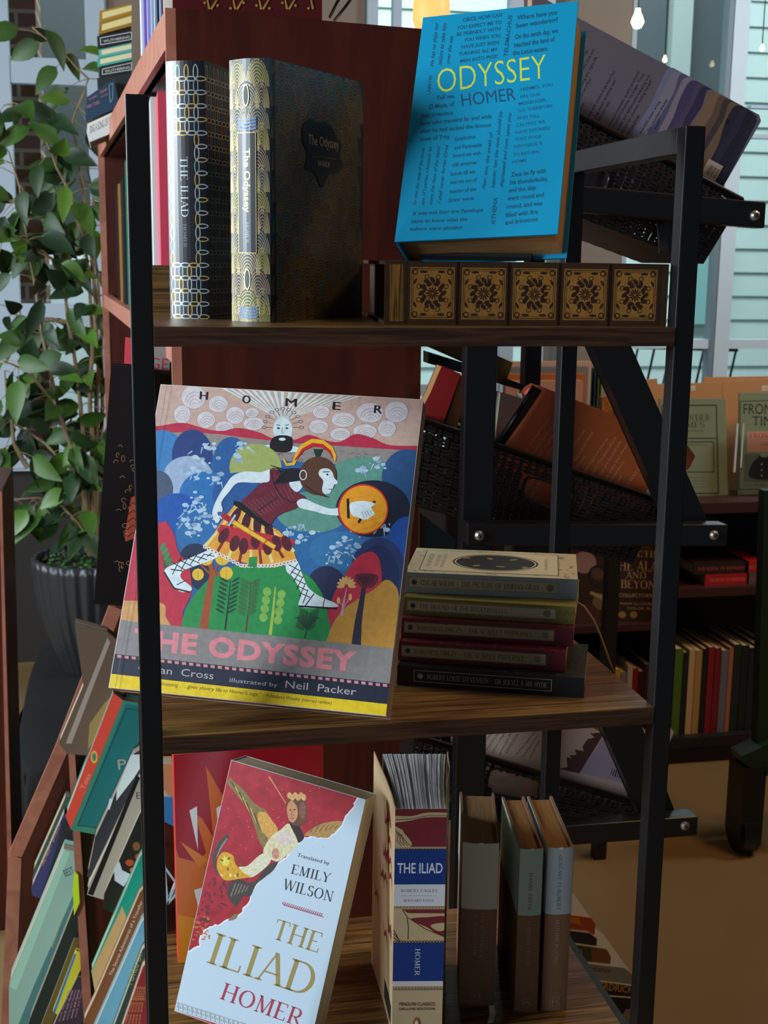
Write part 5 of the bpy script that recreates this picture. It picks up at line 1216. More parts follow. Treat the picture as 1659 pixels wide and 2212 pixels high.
WEAVE = M('16120f', .4, 0, .3, 90); WEAVE2 = M('221b17', .35)
def basket(label, tl, tr, br, bl, y, dep, nx, ny, hole):
    A, B, Cc, Dd = [aty(*q, y) for q in (tl, tr, br, bl)]
    root = thing('woven_basket', label, 'basket', (sum((q.x for q in (Cc, Dd)))/2, y+dep/2, min(Cc.z, Dd.z)), group='black woven baskets')
    def bil(f, g): return (A*(1-f)+B*f)*(1-g)+(Dd*(1-f)+Cc*f)*g
    def inhole(f, g): return ((f-hole[0])/hole[2])**4+((g-hole[1])/hole[3])**4 < 1
    dv = Vector((0, dep, 0)); n = Vector((0, -1, 0))
    mb = MB()
    for j in range(ny):       # horizontal double canes and upright slats, woven over and under
        for i in range(nx):
            f0, f1, g0, g1 = i/nx, (i+1)/nx, j/ny, (j+1)/ny
            if inhole((f0+f1)/2, (g0+g1)/2): continue
            over = (i+j) % 2
            gap = .12 if j > 1 else .3
            for off in (Vector(), dv):
                for s_ in (.22, .60):
                    ga, gb = g0+(g1-g0)*s_, g0+(g1-g0)*(s_+.26); lift = n*(.002 if over else -.001)
                    q = [bil(f0, gb)+off, bil(f1, gb)+off, bil(f1, ga)+off, bil(f0, ga)+off]
                    mb.prism([v+lift for v in q], (0, .0015, 0), WEAVE2)
                fa, fb = f0+(f1-f0)*gap, f1-(f1-f0)*gap; lift = n*(-.001 if over else .002)
                mb.prism([bil(fa, g1)+off+lift, bil(fb, g1)+off+lift, bil(fb, g0)+off+lift, bil(fa, g0)+off+lift], (0, .0015, 0), WEAVE)
    wv = mb.build('weave', root, True)
    mb = MB()
    for (p0, p1) in ((Dd, Cc),): mb.prism([p0, p1, p1+dv, p0+dv], (0, 0, .003), WEAVE)
    mb.prism([B, Cc, Cc+dv, B+dv], (.003, 0, 0), WEAVE); mb.prism([A, Dd, Dd+dv, A+dv], (-.003, 0, 0), WEAVE); mb.build('tray', root, True)
    mb = MB(); mb.tube([A, B, B+dv, A+dv, A], .005, WEAVE2, 8); mb.build('rim', root, True)
    mb = MB(); H_ = [bil(hole[0]+hole[2]*math.copysign(abs(math.cos(a))**.5, math.cos(a)), hole[1]+hole[3]*math.copysign(abs(math.sin(a))**.5, math.sin(a)))+n*.003 for a in [2*PI*k/24 for k in range(25)]]
    mb.tube(H_, .0025, WEAVE2, 6); mb.build('handle_rim', root, True).parent = wv
    return root
basket('black woven basket uppermost on the stand, below the seascape book', (1180,215), (1600,432), (1515,570), (1120,420), YC+.066, .20, 26, 8, (.29, .55, .10, .15))
basket('black woven basket at mid height holding the orange book', (905,905), (1432,1085), (1362,1218), (880,1090), YC+.066, .20, 30, 9, (.545, .38, .10, .16))
basket('black woven basket lowest on the stand holding the castle book', (900,1592), (1412,1745), (1370,1800), (880,1765), YC+.066, .20, 30, 7, (.41, .30, .11, .22))
YK = YC+.085
def deco(cv):
    cv.xf = lambda a, b: (1200+a*.34356, b*.34356)
    rn = random.Random(21); cv.quad = [(1150,-18),(1642,248),(1562,404),(1500,500),(1180,390)]
    def edge(f): return (720+f*560, 425+f*315)
    bands = ['7c7c98', '8a8498', '5c5878', '8c8290', '4a4264', '564a68', '3a3454', '806a60', '8a6c54', '6c5448', '4a3c40', '7c624c', '2c2a3c', '343044', '262636', '2e2c3c']
    for k, c in enumerate(bands):
        f = k/len(bands); x, y = edge(f); x2, y2 = x-230+k*2, y+430; j = lambda: rn.uniform(-14, 14)
        cv.blob([(x, y), (x-60+j(), y+110+j()), (x-130+j(), y+240+j()), (x2+j(), y2), (x2+250, y2+60), (x+150+j(), y+330+j()), (x+260+j(), y+160), (1282, 770)] if f > .75 else [(x, y), (x-60+j(), y+110+j()), (x-130+j(), y+240+j()), (x2+j(), y2), (x2+120+j(), y2+20), (x+50+j(), y+240+j()), (x+100+j(), y+120), (x+120, y+68)], c)
    cv.ell(1083, 765, 13, 18, '1c1a22')
    for (t, a, b) in (('it takes to keep on', (175,360), (205,320)), ('holds time and', (170,450), (245,315)), ('living the right life', (165,545), (262,362)), ('that we all face."', (160,620), (228,490)), ('USA TODAY', (160,700), (185,650)),
        ('deals with matters of the heart that', (210,740), (375,450)), ('a big, deeply satisfying read."', (250,750), (385,495)), ('INDEPENDENT WEEKLY', (275,765), (350,635)),
        ('unsensationalized, quietly profound', (340,800), (528,455)), ('no psychodramas, no angst. There', (365,805), (560,465)), ('slowly and deliberately stepping into', (392,825), (595,475)), ('behind her choices, finding herself."', (420,845), (612,500)), ('MAGAZINE', (455,860), (530,730)),
        ('remarkable power, writing', (535,845), (660,640)), ('the minutest shades', (585,830), (705,630)), ('impact."', (630,815), (665,750))): cv.text(t, a, b, 17, '2c2c38')
    cv.poly([(965,998),(1055,1045),(1000,1142),(912,1095)], 'c8b0a0')
    for k in range(9): cv.line([(975+k*7,1035+k*4),(940+k*7,1092+k*4)], 2+(k%3)*1.5, '14100e', 40)
flatbook('violet-grey seascape book with quotes leaning in the uppermost basket', [(1150,-18),(1255,42),(1640,248),(1644,262),(1562,404),(1500,500),(1180,390),(1150,180)], YK, .035, '6f6672', deco, pg='c8a080')
def deco(cv):
    cv.xf = lambda a, b: (1200+a*.37965, 720+b*.37965)
    I = 'd89a68'
    for (t, a, b) in (('I have not', (110,640), (170,555)), ('for a grief deep', (115,730), (215,565)), ('our love.', (110,780), (178,700)), ('when I will not have to', (165,800), (300,600)), ('I meet. The place where', (205,815), (348,595)), ('things are normal and', (245,830), (375,620)), ('been more than three', (280,850), (410,640)), ('appearances.', (315,845), (395,730)), ('along."', (350,860), (385,805)), ('AL DAYS', (400,885), (480,775))): cv.text(t, a, b, 17, I)
    cv.xf = lambda a, b: (880+a*.2532, 700+b*.2532)
    for (t, a, b) in (('end. I will begin my own', (1000,1110), (1218,800)), ('something that our culture', (1060,1130), (1275,830)), ('right to grieve', (1110,1150), (1270,920)), ('ds. To rem', (1165,1170), (1270,1020))): cv.text(t, a, b, 20, I)
    for (t, a, b) in (('freely', (1124,1055), (1142,1028)), ('world and', (1136,1066), (1156,1034)), ('and to feel', (1150,1075), (1172,1038))): cv.xf = lambda a, b: (a, b); cv.text(t, a, b, 8, I)
    cv.xf = lambda a, b: (a, b); cv.poly([(1390,1068),(1412,1040),(1416,1085)], 'd8b898')
flatbook('orange-brown book with slanting quotes leaning in the middle basket', [(1165,833),(1215,853),(1480,955),(1502,985),(1490,1010),(1415,1082),(1350,1185),(1000,1085),(1068,965),(1150,842)], YK, .035, 'b4582c', deco, pg='c8584c')
flatbook('red-covered book tilted at the left of the middle basket', [(955,790),(996,808),(956,917),(905,897),(930,850)], YK, .03, '8c1c1c', None, pg='a07848')
flatbook('tan-edged black book beside the red one in the middle basket', [(996,812),(1012,816),(985,935),(960,925)], YK+.01, .03, 'a08058', None)
flatbook('dark paperback behind the black divider in the middle basket', [(1082,848),(1130,862),(1128,850),(1140,858),(1085,960),(1070,955)], YK+.01, .03, '4c3a34', None)
flatbook('olive-gold book lying behind the middle basket', [(925,748),(1020,745),(1108,783),(1096,818),(1020,790)], YK+.12, .03, '7c5c20', None)
mb = MB(); mb.tube([aty(1160, 838, YK-.012), aty(1130, 885, YK-.012), aty(1078, 960, YK-.012)], [.0075, .007, .0065], M('0a0a0a', .35), 12); tag(mb.build('divider_bar'), 'rounded black divider leaning beside the orange-brown book', 'divider')
mb = MB(); mb.prism([aty(*q, YK+.09) for q in ((925,760),(1022,790),(1140,835),(1150,850),(1020,812),(925,785))], (0, .03, 0), M('0c0b0b', .2)); tag(mb.build('plastic_tray'), 'glossy black tray edge sloping across the middle basket', 'tray')
def deco(cv):
    cv.xf = lambda a, b: (780+a*.30139, 1560+b*.30139)
    for k, t in enumerate(('he finest masters', 'among these days', 'column of flight', 'and most angular 20th')): cv.text(t, (850+k*48,185+k*18), (945+k*45,75), 13, '2c2422')
    cv.text('DAVID-FOX', (1045,225), (1128,90), 18, '2c2422'); 
    for k, t in enumerate(('bly brings together urban', 'by underground mystic', 'last between individual')): cv.text(t, (1115+k*50,235+k*12), (1260+k*10,62+k*35), 13, '2c2422')
    cv.xf = lambda a, b: (1200+a*.32188, 1500+b*.32188)
    cv.poly([(15,500),(80,490),(75,420),(110,430),(90,410),(140,405),(130,370),(190,380),(180,350),(215,300),(260,290),(230,255),(250,262),(300,255),(320,270),(160,530)], '4a302c'); cv.poly([(165,525),(325,285),(420,480),(490,605)], '9a8898')
    for k in range(9): cv.line([(370+k*14,540+k*6),(382+k*14,495+k*6)], 3+(k%3)*2, '2c2020', 30)
flatbook('cream book with castle silhouette and quotes in the lowest basket', [(985,1560),(1240,1555),(1310,1590),(1362,1700),(1330,1775),(985,1740)], YK, .03, 'b49c90', deco, pg='8a6448')
flatbook('pinkish book corner poking out right of the lowest brace', [(1355,1560),(1440,1560),(1456,1582),(1440,1618),(1370,1600)], YC+.16, .03, 'd8b09a', None)
flatbook('teal book lying low behind the middle basket', [(917,1115),(985,1168),(975,1200),(917,1190)], YC+.3, .03, '3c6c72', None)

# ------------------------------------------------------------------ far dark bookshelf, right
YS = 2.28
sh = thing('dark_bookshelf', 'dark wooden bookshelf under the magazine racks at right', 'bookcase', (aty(1500, 1600, YS).x, YS, FLOOR))
x0, x1 = aty(1205, 1400, YS).x, aty(1665, 1400, YS).x+.35; ztop = aty(1550, 1085, YS).z
DW = M('1a100d', .5, 0, .2, 20); DWE = M('3c1c16', .45)
def sbox(n_, lo, hi, m): mb = MB(); mb.box(lo, hi, m); mb.build(n_, sh, True)
sbox('top', (x0, YS-.01, ztop-.03), (x1, YS+.4, ztop), DWE)
sbox('back_panel', (x0, YS+.38, FLOOR), (x1, YS+.4, ztop-.03), DW)
zs1 = aty(1550, 1372, YS).z; zs1b = aty(1300, 1352, YS).z; zs2 = aty(1520, 1592, YS).z
xm = aty(1430, 1400, YS).x
sbox('shelf', (xm, YS, aty(1550,1270,YS).z-.025), (x1, YS+.38, aty(1550,1270,YS).z), DWE)
sbox('shelf', (x0, YS, zs1b-.02), (xm, YS+.38, zs1b), DWE)
sbox('shelf', (x0, YS, zs2-.03), (x1, YS+.38, zs2), DW)
sbox('side_panel', (x0-.02, YS, FLOOR), (x0, YS+.4, ztop-.03), DW); sbox('side_panel', (xm-.012, YS, FLOOR), (xm+.012, YS+.38, ztop-.03), DW); sbox('side_panel', (x1, YS, FLOOR), (x1+.02, YS+.4, ztop-.03), DW)
sbox('plinth', (x0, YS+.02, FLOOR), (x1, YS+.05, zs2-.03), DW)
G = 'books in the lower row of the dark bookshelf'
def simplebook(x, y, z, tw, dep, h, col, lb, G, name='book'):
    root = thing(name, lb, 'book', (x, y, z), group=G); rawbook(SPINE_FRONT, tw, dep, h, M(col, .45), root=root, over=.002, board=.0015)
cols = [('1450',1448,'4f6c1c','green-spined book'),('',1466,'1c1a1a','black book'),('',1478,'c8a070','tan-spined book'),('',1492,'b08848','buff-spined book'),('',1507,'1a1614','black slim book'),('',1519,'8c1420','crimson-spined book'),('',1533,'7c101c','dark crimson book'),('',1547,'6c6c74','grey mottled book'),('',1563,'b06848','salmon-spined book'),('',1573,'1a2620','dark green book'),('',1590,'181818','black book with white spine letters'),('',1606,'1c1c24','dark navy book'),('',1622,'20181c','plum-black book'),('',1638,'2a2422','brown-black book')]
for i, (_, u, col, kind) in enumerate(cols):
    u2 = cols[i+1][1] if i+1 < len(cols) else 1655
    a, b = aty(u, 1590, YS+.03), aty(u2, 1590, YS+.03); hh = (.335, .32, .33, .325, .33, .335, .33, .32, .33, .34, .335, .325, .33, .335)[i]*.79
    simplebook(a.x+.001, YS+.03, zs2, b.x-a.x-.002, .2, hh, col, '%s, %s in the lower right row' % (kind, 'leftmost' if i == 0 else 'right of '+cols[i-1][3].replace(' with white spine letters', '')), G)
us = [(1272,'8a7a5a','beige-spined book'),(1284,'74683c','khaki book'),(1297,'2a2824','charcoal book'),(1312,'5a5848','grey-green book'),(1322,'b08c30','mustard book'),(1336,'7c7068','taupe book'),(1350,'b8a898','cream book'),(1362,'8c1c20','red book'),(1374,'3c1418','maroon book'),(1388,'4a2c2c','brown book')]
for i, (u, col, kind) in enumerate(us):
    u2 = us[i+1][0] if i+1 < len(us) else 1402
    a, b = aty(u, 1560, YS+.03), aty(u2, 1560, YS+.03)
    simplebook(a.x+.001, YS+.03, zs2, b.x-a.x-.002, .18, .222-.010*(i % 3), col, '%s, %s, in the dim row left of the right post' % (kind, 'leftmost' if i == 0 else 'right of the '+us[i-1][2]), 'books in the dim row left of the right post')
# the Alamo book, face out
def deco(cv):
    for t, a, b, h in (('COLLECTING', (1310,1202), (1440,1204), 13), ('THE ALAMO', (1322,1232), (1458,1236), 22), ('AND', (1352,1249), (1396,1250), 14), ('BEYOND', (1341,1270), (1432,1273), 18), ("A COLLECTOR'S JOURNEY", (1325,1289), (1462,1292), 8), ('MANY ILLUSTRATIONS', (1340,1306), (1440,1308), 5), ('COLOR PLATES', (1355,1316), (1430,1318), 5)): cv.text(t, a, b, h, 'c8a878', serif='&' in t or h > 11)
    for (x, y, r, c) in ((1262,1215,26,'a08078'),(1292,1240,14,'5c4038'),(1300,1300,20,'7a5c3c'),(1268,1330,28,'4a2c22'),(1344,1328,8,'a88448'),(1369,1328,8,'a88448')): cv.ell(x, y, r, r*.9, c)
    cv.ring(1290,1245,20,24,5,'2a1a16'); cv.line([(1275,1280),(1300,1290),(1330,1318)], [6,10,8], 'a8905c')
flatbook('large brown book on collecting the Alamo, face out on the dark bookshelf', [(1232,1183),(1432,1183),(1418,1354),(1238,1356)], YS+.03, .03, '3a2620', deco)
# red books lying on the right shelf
zz = aty(1550, 1270, YS).z
for (u0, u1, v0, v1, col, lb) in ((1522,1618,1238,1268,'b41c20','bright red book lying on the dark shelf'), (1498,1618,1212,1238,'2c1c1c','dark red-edged book lying on the bright red one'), (1609,1652,1208,1236,'b42420','red book stub lying right of the dark one'), (1612,1650,1240,1268,'5c5450','grey mottled book lying right of the bright red one')):
    a, b = aty(u0, v1, YS+.03), aty(u1, v0, YS+.03); root = thing('book', lb, 'book', (a.x, YS+.03, zz+(0 if v1 > 1250 else .034)), group='books lying on the dark shelf')
    def deco(mb, P, a=a, b=b, col=col): cv = Cv(mb, lambda x, y, l: P(y, -l, x)); cv.text('THE BOOK OF REMEDIES', (.012, .011), (b.x-a.x-.012, .011), .010, M('c04030' if col[0] != 'b' else 'e07060'), 1, up=(0, .010))
    rawbook(LYING, .033, .2, b.x-a.x, M(col, .4), root=root, deco=deco)
# magazines in clear sleeves with manila dividers
def mag(label, px, y, d, cov='8c9c80', name='magazine', cat='magazine', G=None): return flatbook(label, px, y, .006, cov, d, G, name=name, cat=cat, pg='c8c0a0')
Kz = lambda a, b: (1340+a*.28032, 780+b*.28032)
INK = '2a2c24'
def d1(cv):
    cv.xf = Kz
    cv.frame([(320,345),(740,340),(755,1020),(320,1020)], 9, INK); cv.text('FRONTIER', (420,465), (690,458), 48, INK, serif=True); cv.text('TIMES', (440,512), (648,510), 40, INK, serif=True)
    cv.line([(320,595),(745,595)], 8, INK); cv.frame([(480,625),(718,622),(722,855),(480,855)], 7, INK); cv.line([(440,540),(640,536)], 4, INK); cv.line([(520,648),(670,646)], 3, INK)
    for k in range(4): cv.line([(500,900+k*24),(690,898+k*24)], 3, '5c6450')
def d2(cv):
    cv.xf = Kz
    cv.frame([(925,310),(1300,300),(1300,985),(915,990)], 6, INK); cv.text('FRONTIER', (950,410), (1340,405), 84, INK); cv.text('TIMES', (1018,500), (1270,497), 78, INK)
    cv.poly([(985,545),(1300,540),(1300,700),(975,700)], 'e0a088'); cv.text('FRONTIER', (998,595), (1260,592), 40, 'a02c24', serif=True); cv.text('A HISTORY', (1080,648), (1190,646), 12, '5c2c24')
    cv.poly([(960,715),(1300,712),(1300,930),(950,935)], '6c7868'); cv.blob([(1005,900),(1010,800),(1060,745),(1090,715),(1160,740),(1200,790),(1210,905)], '1c201e'); cv.ell(1110,720,34,22,'a8a890')
    for k in range(3): cv.ell(1090, 795+k*44, 7, 7, 'b8b8a0')
    cv.text('OLD TRAILS AND TALES', (950,965), (1300,962), 18, INK)
mg = 'magazines on the dark bookshelf'
mag('sage green Frontier Times magazine partly behind the right post', [Kz(a, b) for a, b in ((300,290),(810,288),(832,1075),(300,1080))], YS+.10, d1, G=mg)
mag('sage green Frontier Times magazine with pink label at the right edge', [Kz(a, b) for a, b in ((918,245),(1420,235),(1420,1035),(905,1048))], YS+.10, d2, G=mg)
for (px, y, lb) in (([(1386,820),(1420,818),(1420,1078),(1386,1078)], YS+.15, 'manila folder edge left of the right post'), ([(1395,830),(1560,826),(1566,1070),(1395,1074)], YS+.16, 'manila folder with a white tab above the left sage magazine'), ([(1560,823),(1760,818),(1760,1072),(1575,1074)], YS+.18, 'manila folder with a white tab above the right sage magazine'), ([(1520,815),(1700,812),(1700,1000),(1520,1000)], YS+.24, 'pale manila folder at the back of the magazine rack')):
    root = thing('folder', lb, 'folder', aty(px[0][0], px[2][1], y), group='manila folders')
    def fd(cv, px=px): cx = 1484 if px[0][0] < 1500 else 1646; cv.poly([(cx,833),(cx+18,833),(cx+18,843),(cx,844)], 'e8dcc8'); cv.text('1923', (cx+3,841), (cx+14,841), 4, '4a4438')
    slab('sheet', px, y, .004, M('c89464', .6), root, deco=fd if 'tab above' in lb else None)
ACR = bpy.data.materials.new('clear_acrylic'); ACR.use_nodes = True; b_ = ACR.node_tree.nodes['Principled BSDF']; b_.inputs['Transmission Weight'].default_value = 1; b_.inputs['Roughness'].default_value = .05; b_.inputs['IOR'].default_value = 1.2; b_.inputs['Base Color'].default_value = (.95, .95, .92, 1)
slabo = [(1590,915),(1760,910),(1760,1078),(1590,1080)]
o = slab('acrylic_holder', slabo, YS+.07, .003, ACR); tag(o, 'clear acrylic holder before the right-hand magazine', 'holder')
mb = MB(); mb.bar(aty(1593, 915, YS+.069), aty(1586, 1020, YS+.069), .006, .003, M('dfe8ea', .2), up=(0,1,0)); mb.bar(aty(1606, 915, YS+.069), aty(1600, 1010, YS+.069), .004, .003, M('dfe8ea', .2), up=(0,1,0)); c_ = mb.build('edge_strip'); c_.parent = o
# crate of children's books and records beyond
YR = 1.75
root = thing('side_table', 'low dark side table carrying the upright picture books', 'table', (aty(1190, 900, YR).x, YR, FLOOR))
zt = aty(1190, 905, YR).z
mb = MB(); mb.box((aty(1060, 900, YR).x, YR-.02, zt-.03), (aty(1345, 900, YR).x, YR+.45, zt), DW); mb.build('tabletop', root, True)
for xx in (aty(1070, 900, YR).x, aty(1330, 900, YR).x):
    for yy in (YR, YR+.4): mb = MB(); mb.box((xx, yy, FLOOR), (xx+.03, yy+.03, zt-.03), DW); mb.build('leg', root, True)
pc = [('d8a8a0', 1090, 1260, 822, 'pinkish picture book foremost on the side table'), ('c87a3c', 1092, 1266, 808, 'orange-edged picture book second on the side table'), ('8c94a4', 1094, 1272, 792, 'grey-blue picture book third on the side table'), ('e0c0b4', 1096, 1278, 781, 'pale pink picture book fourth on the side table')]
for i, (col, u0, u1, v0, lb) in enumerate(pc):
    yy = YR+.02+i*.05; a, b = aty(u0, 895, yy), aty(u1, v0, yy); root = thing('book', lb, 'book', (a.x, yy, zt), group='picture books on the side table')
    rawbook((1, 0, 2), .02, b.x-a.x, b.z-zt, M(col, .5), root=root, over=.002)
for i, (col, u) in enumerate((('a85c34',1243),('d89478',1250),('6c6c8c',1258),('3c2c4c',1265),('1c5c54',1273),('2c3c6c',1281),('5c7c2c',1289),('8ca43c',1296))):
    yy = YR+.24; a, b = aty(u, 895, yy), aty(u+7, 798+(i % 3)*3, yy)
    root = thing('book', 'thin %s picture book spine standing at the right of the side table' % ('rust', 'peach', 'slate', 'purple', 'teal', 'navy', 'green', 'lime')[i], 'book', (a.x, yy, zt), group='thin spines on the side table')
    rawbook(SPINE_FRONT, b.x-a.x-.0005, .15, b.z-zt, M(col, .5), root=root, over=.001, board=.001)
flatbook('small gold-patterned book leaning at the right of the thin spines', [(1301,858),(1318,852),(1325,902),(1300,898)], YR+.18, .02, 'b8742c', lambda cv: [cv.ring(1306+k*4, 864+k*9, 4, 4, 1.2, '5c2c14', n=10) for k in range(4)])
flatbook('green book lying low at the front of the picture books', [(1160,868),(1200,868),(1208,880),(1160,880)], YR, .1, '3c7c64')

# green cart corner with caster
a = aty(1643, 1060, 1.75)
gc = thing('green_cart', 'dark green wheeled cart cut off at the right edge', 'cart', (a.x+.1, 1.8, FLOOR)); GR = M('12301c', .45)
mb = MB(); mb.prism([aty(u, v, 1.72) for u, v in ((1652,1060),(1700,1060),(1700,1700),(1634,1660))], (0, .03, 0), GR); mb.build('post', gc, True)
mb = MB(); mb.prism([aty(u, v, 1.70) for u, v in ((1602,1634),(1760,1560),(1760,1730),(1608,1650))], (0, .06, 0), GR); mb.build('base_board', gc, True)
c = aty(1612, 1700, 1.74); mb = MB(); r = c.z-FLOOR
mb.tube([Vector((c.x-.022, 1.74, FLOOR+.055)), Vector((c.x+.022, 1.74, FLOOR+.055))], .055, M('0a0a0a', .4), 28); mb.build('caster_wheel', gc, True)
mb = MB(); mb.box((c.x-.03, 1.70, FLOOR+.05), (c.x+.03, 1.78, aty(1612, 1645, 1.74).z), M('141210', .4)); mb.build('caster_fork', gc, True)
flatbook('dark blue book on the green cart at the right edge', [(1648,1560),(1760,1540),(1760,1640),(1644,1640)], 1.78, .05, '2a3c5c')

# stack of books on the floor at lower right
G = 'stack of books on the floor at lower right'
YF = 1.12
Kf = lambda pts: [(1200+a*.32188, 1500+b*.32188) for a, b in pts]
for lb, pts, col, txt, yo in (
    ('orange book on top of the floor stack', [(60,1478),(240,1500),(268,1545),(262,1612),(60,1585)], 'd0521c', [('p',[(95,1490),(160,1500),(170,1545),(95,1530)],'e89030')], .0),
    ('black book second in the floor stack', [(60,1585),(230,1605),(278,1640),(275,1698),(60,1672)], '2c2a2c', [], -.01),
    ('green book with tan end in the floor stack', [(60,1672),(340,1712),(372,1760),(366,1818),(150,1790),(60,1760)], '4a4c30', [('p',[(240,1700),(345,1712),(372,1762),(366,1818),(245,1795)],'8c6030'),('t','TALES',(100,1730),(180,1740),26,'b8b08c')], -.02),
    ('white book with grey lettering in the floor stack', [(60,1790),(460,1835),(520,1880),(525,1960),(240,1915),(60,1880)], '9c9a8c', [('t','Prytania',(180,1850),(370,1870),38,'6a5c50')], -.03),
    ('black book with gold author name in the floor stack', [(60,1900),(540,1965),(560,2040),(290,2012),(60,1990)], '1a1816', [('t','LOUISE ERDRICH',(100,1950),(520,2008),46,'d8a050')], -.04),
    ('dark book with a pale circle at the bottom of the floor stack', [(60,2010),(600,2050),(640,2300),(200,2300)], '1c1a1c', [('e',360,2150,34,52,'8a8478'),('p',[(470,2115),(540,2105),(540,2260),(400,2260)],'9a9080')], -.05)):
    def deco(cv, txt=txt):
        cv.xf = lambda a, b: (1200+a*.32188, 1500+b*.32188)
        for it in txt:
            if it[0] == 't': cv.text(it[1], it[2], it[3], it[4], it[5], bold=.02)
            elif it[0] == 'p': cv.poly(it[1], it[2])
            else: cv.ell(*it[1:])
    flatbook(lb, Kf(pts), YF+yo, .16, col, deco, G)

# ------------------------------------------------------------------ plant, pot, draped table
YP = 2.98
cpot = aty(215, 1440, YP); rimz = aty(170, 1200, YP).z
pl = thing('potted_ficus', 'tall leafy ficus in a ribbed charcoal pot at left', 'plant', cpot)
hp = rimz-cpot.z; R_ = (aty(330, 1230, YP)-aty(75, 1230, YP)).length/2; xc = (aty(330, 1230, YP).x+aty(75, 1230, YP).x)/2-cpot.x
mb = MB(); prof = []
for k in range(13):
    f = k/12; prof.append((R_*(.55+.45*math.sin(min(1, f*1.05)*PI/2)), hp*f))
mb.lathe(prof+[(R_*.93, hp), (R_*.9, hp*.9)], (xc, 0, 0), M('303234', .35), 144, True, 30, .06); mb.build('pot', pl)
mb = MB(); mb.lathe([(R_*.92, hp*.9), (.001, hp*.93)], (xc, 0, 0), M('1c1510', .9), 32)
rn = random.Random(11)
for k in range(420):
    a, r = rn.uniform(0, 2*PI), R_*.88*math.sqrt(rn.random()); c = Vector((xc+r*math.cos(a), r*math.sin(a), hp*.92+rn.uniform(.003, .016)))
    d = Vector((rn.uniform(-1, 1), rn.uniform(-1, 1), rn.uniform(-.2, .6))).normalized()*.008; e_ = d.cross(Vector((rn.uniform(-1, 1), rn.uniform(-1, 1), 1))).normalized()*.005
    mb.face([c-d, c+e_, c+d, c-e_], M('3c6c2c' if k % 3 else '2a5222', .7))
mo = mb.build('moss', pl); mo['kind'] = 'stuff'
stems = [
 [(195,1200),(180,1080),(150,960),(120,850),(100,760),(80,640),(60,520),(40,400),(20,330)],
 [(200,1200),(190,1050),(175,900),(160,760),(140,640),(110,560),(60,520),(10,500)],
 [(205,1200),(200,1050),(195,880),(200,720),(190,560),(150,420),(110,330),(70,240),(15,225)],
 [(205,1200),(208,1000),(212,800),(205,640),(190,480),(170,360),(160,260),(190,170),(130,110),(70,60)],
 [(200,1200),(215,1000),(222,820),(215,640),(205,520),(200,430),(185,330)],
 [(198,1200),(185,1100),(150,1010),(100,960),(40,920),(5,900)],
 [(196,1200),(170,1130),(130,1090),(80,1075),(30,1080)],
 [(200,1190),(170,1000),(120,880),(60,800),(5,780)],
 [(60,1010),(30,960),(20,880),(10,800)], [(160,700),(110,690),(60,700),(10,660)], [(150,560),(90,470),(40,440),(5,430)]]
mb = MB(); BARK = M('8a7658', .8, 0, .2, 90); LV = []
for si, st_ in enumerate(stems):
    yo = rn.uniform(-.25, .25); P3 = [aty(u, v, YP+yo*(i/len(st_))+(0)) for i, (u, v) in enumerate(st_)]
    # refine
    fine = []
    for i in range(len(P3)-1):
        for k in range(3): fine.append(P3[i].lerp(P3[i+1], k/3)+Vector((rn.uniform(-.003, .003), rn.uniform(-.004, .004), 0)))
    fine.append(P3[-1]); n = len(fine)
    mb.tube(fine, [.0085*(1-.8*i/n) for i in range(n)], BARK, 7)
    for i in range(4 if si < 5 else 2, n):
        for rep in range(2 if rn.random() < .55 else 1):
            base = fine[i]; ang = rn.uniform(0, 2*PI)
            d = Vector((math.cos(ang)*.9, math.sin(ang)*.55-.15, rn.uniform(-.75, .45))).normalized()
            tip = base+d*rn.uniform(.02, .075); mb.tube([base, base.lerp(tip, .5)+Vector((0, 0, .004)), tip], [.0016, .0012, .0009], BARK, 5, cap=False)
            LV.append((tip, d))
mb.build('stems', pl, True)
mb = MB(); GRN = [M('2f5018', .5, 0, .3, 50), M('203c18', .5, 0, .3, 50), M('3b5f1c', .5, 0, .25, 50), M('1c351c', .5, 0, .3, 50), M('507528', .4, 0, .2, 50)]
def leaf(base, d, L, Wd, m):
    side = d.cross(Vector((rn.uniform(-.5, .5), -1+rn.uniform(-.5, .5), rn.uniform(-.2, .8)))).normalized(); nr = side.cross(d).normalized()
    n = 6; mid = []; le = []; ri = []
    for k in range(n+1):
        f = k/n; wv = math.sin(PI*f**.8)**.9*Wd/2 if 0 < f < 1 else 0
        c = base+d*(L*f)+nr*(-.25*L*f*f)+Vector((0, 0, -.1*L*f*f)); mid.append(c); le.append(c+side*wv+nr*(wv*.35)); ri.append(c-side*wv+nr*(wv*.35))
    i0 = len(mb.v); mb.v += mid+le+ri; k0 = mb.mi(m)
    for k in range(n):
        for o_, flip in ((n+1, 0), (2*(n+1), 1)):
            q = (i0+k, i0+k+1, i0+o_+k+1, i0+o_+k); mb.f.append(q[::-1] if flip else q); mb.m.append(k0); mb.smooth.add(len(mb.f)-1)
for tip, d in LV:
    for r in range(2 if rn.random() < .15 else 1):
        d2 = (d+Vector((rn.uniform(-.5, .5), rn.uniform(-.4, .4), rn.uniform(-.7, .2)))).normalized(); leaf(tip, d2, rn.uniform(.08, .125), rn.uniform(.042, .062), GRN[rn.choice((0, 0, 1, 1, 2, 3, 3, 4))])
mb.build('foliage', pl, True)

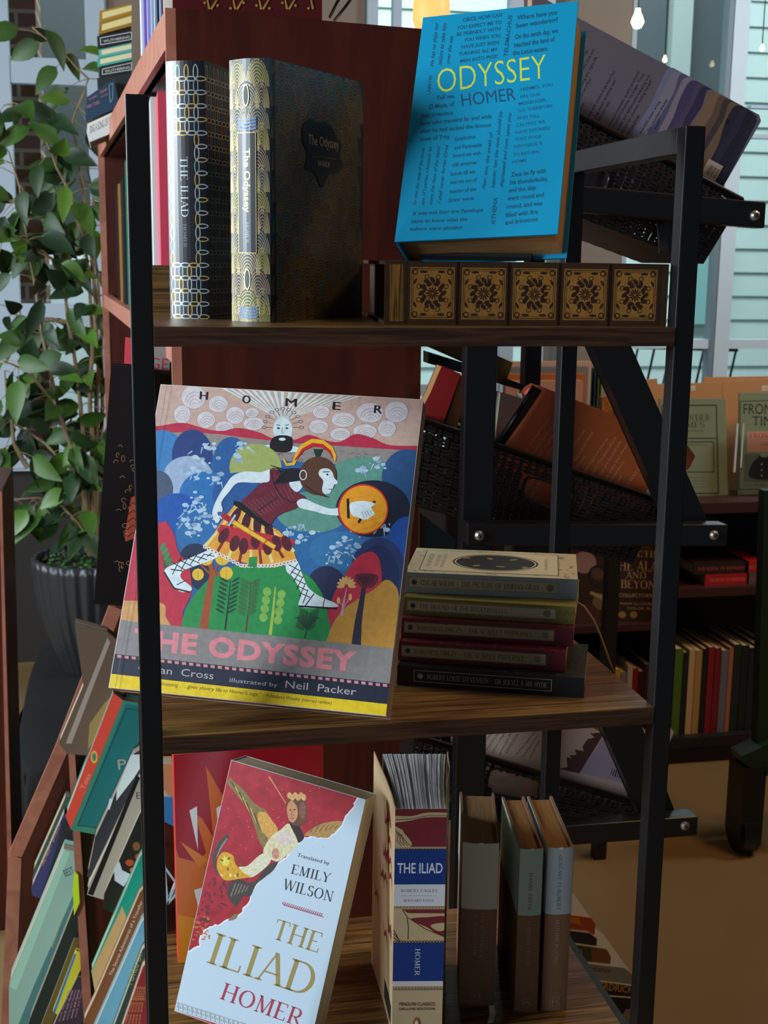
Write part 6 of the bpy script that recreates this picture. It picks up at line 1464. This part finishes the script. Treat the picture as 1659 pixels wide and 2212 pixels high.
tb = thing('draped_table', 'low table hidden under a black draped cloth carrying the ficus pot', 'table', (cpot.x+xc-.05, 2.76, FLOOR))
zt = cpot.z-.003; RX, RY = .155, .70; TY = 2.76; Rt = .2
mb = MB(); mb.box((-.12, -.6, zt-FLOOR-.04), (.12, .6, zt-FLOOR-.012), DW); mb.build('tabletop', tb)
for sx in (-1, 1):
    for sy in (-1, 1): mb = MB(); mb.box((sx*.10-.015, sy*.5-.015, 0), (sx*.10+.015, sy*.5+.015, zt-FLOOR-.04), DW); mb.build('leg', tb)
mb = MB(); n = 96; rings = []; CLT = M('050506', .95)
for (r, z, am) in ((.001, 0, 0), (Rt*.6, 0, 0), (Rt*.98, -.001, 0), (Rt*1.02, -.012, .01), (Rt*1.05, -.10, .05), (Rt*1.09, -.25, .09), (Rt*1.13, -.45, .12), (Rt*1.16, -(zt-FLOOR)+.03, .14)):
    rings.append(len(mb.v))
    for k in range(n): a = 2*PI*k/n; rr = r/Rt*(1+am*.5*math.sin(a*11+math.sin(a*3)*1.3)+am*.3*math.sin(a*19)); ca, sa = math.cos(a), math.sin(a); mb.v.append(Vector((rr*RX*math.copysign(abs(ca)**.7, ca), rr*RY*math.copysign(abs(sa)**.7, sa), zt-FLOOR+z)))
for a, b in zip(rings, rings[1:]):
    for k in range(n): mb.f.append((a+k, a+(k+1) % n, b+(k+1) % n, b+k)); mb.m.append(mb.mi(CLT)); mb.smooth.add(len(mb.f)-1)
tag(mb.build('tablecloth'), 'black cloth draped over the low table below the ficus', 'tablecloth').location = (cpot.x+xc-.05, TY, FLOOR)
# cherry upright at the far left edge
mb = MB(); q = [aty(u, v, 1.66) for u, v in ((-120,1060),(3,1060),(27,1962),(-120,1962))]; q[2].z = q[3].z = FLOOR
mb.prism(q, (0, .3, 0), CHERRY); mb.prism([aty(u, v, 1.655) for u, v in ((-2,1062),(4,1062),(28,1955),(18,1955))], (0, .02, 0), CHERRY_LIT)
tag(mb.build('cherry_shelf_end'), 'cherry shelf end panel cut off at the far left edge', 'shelf')
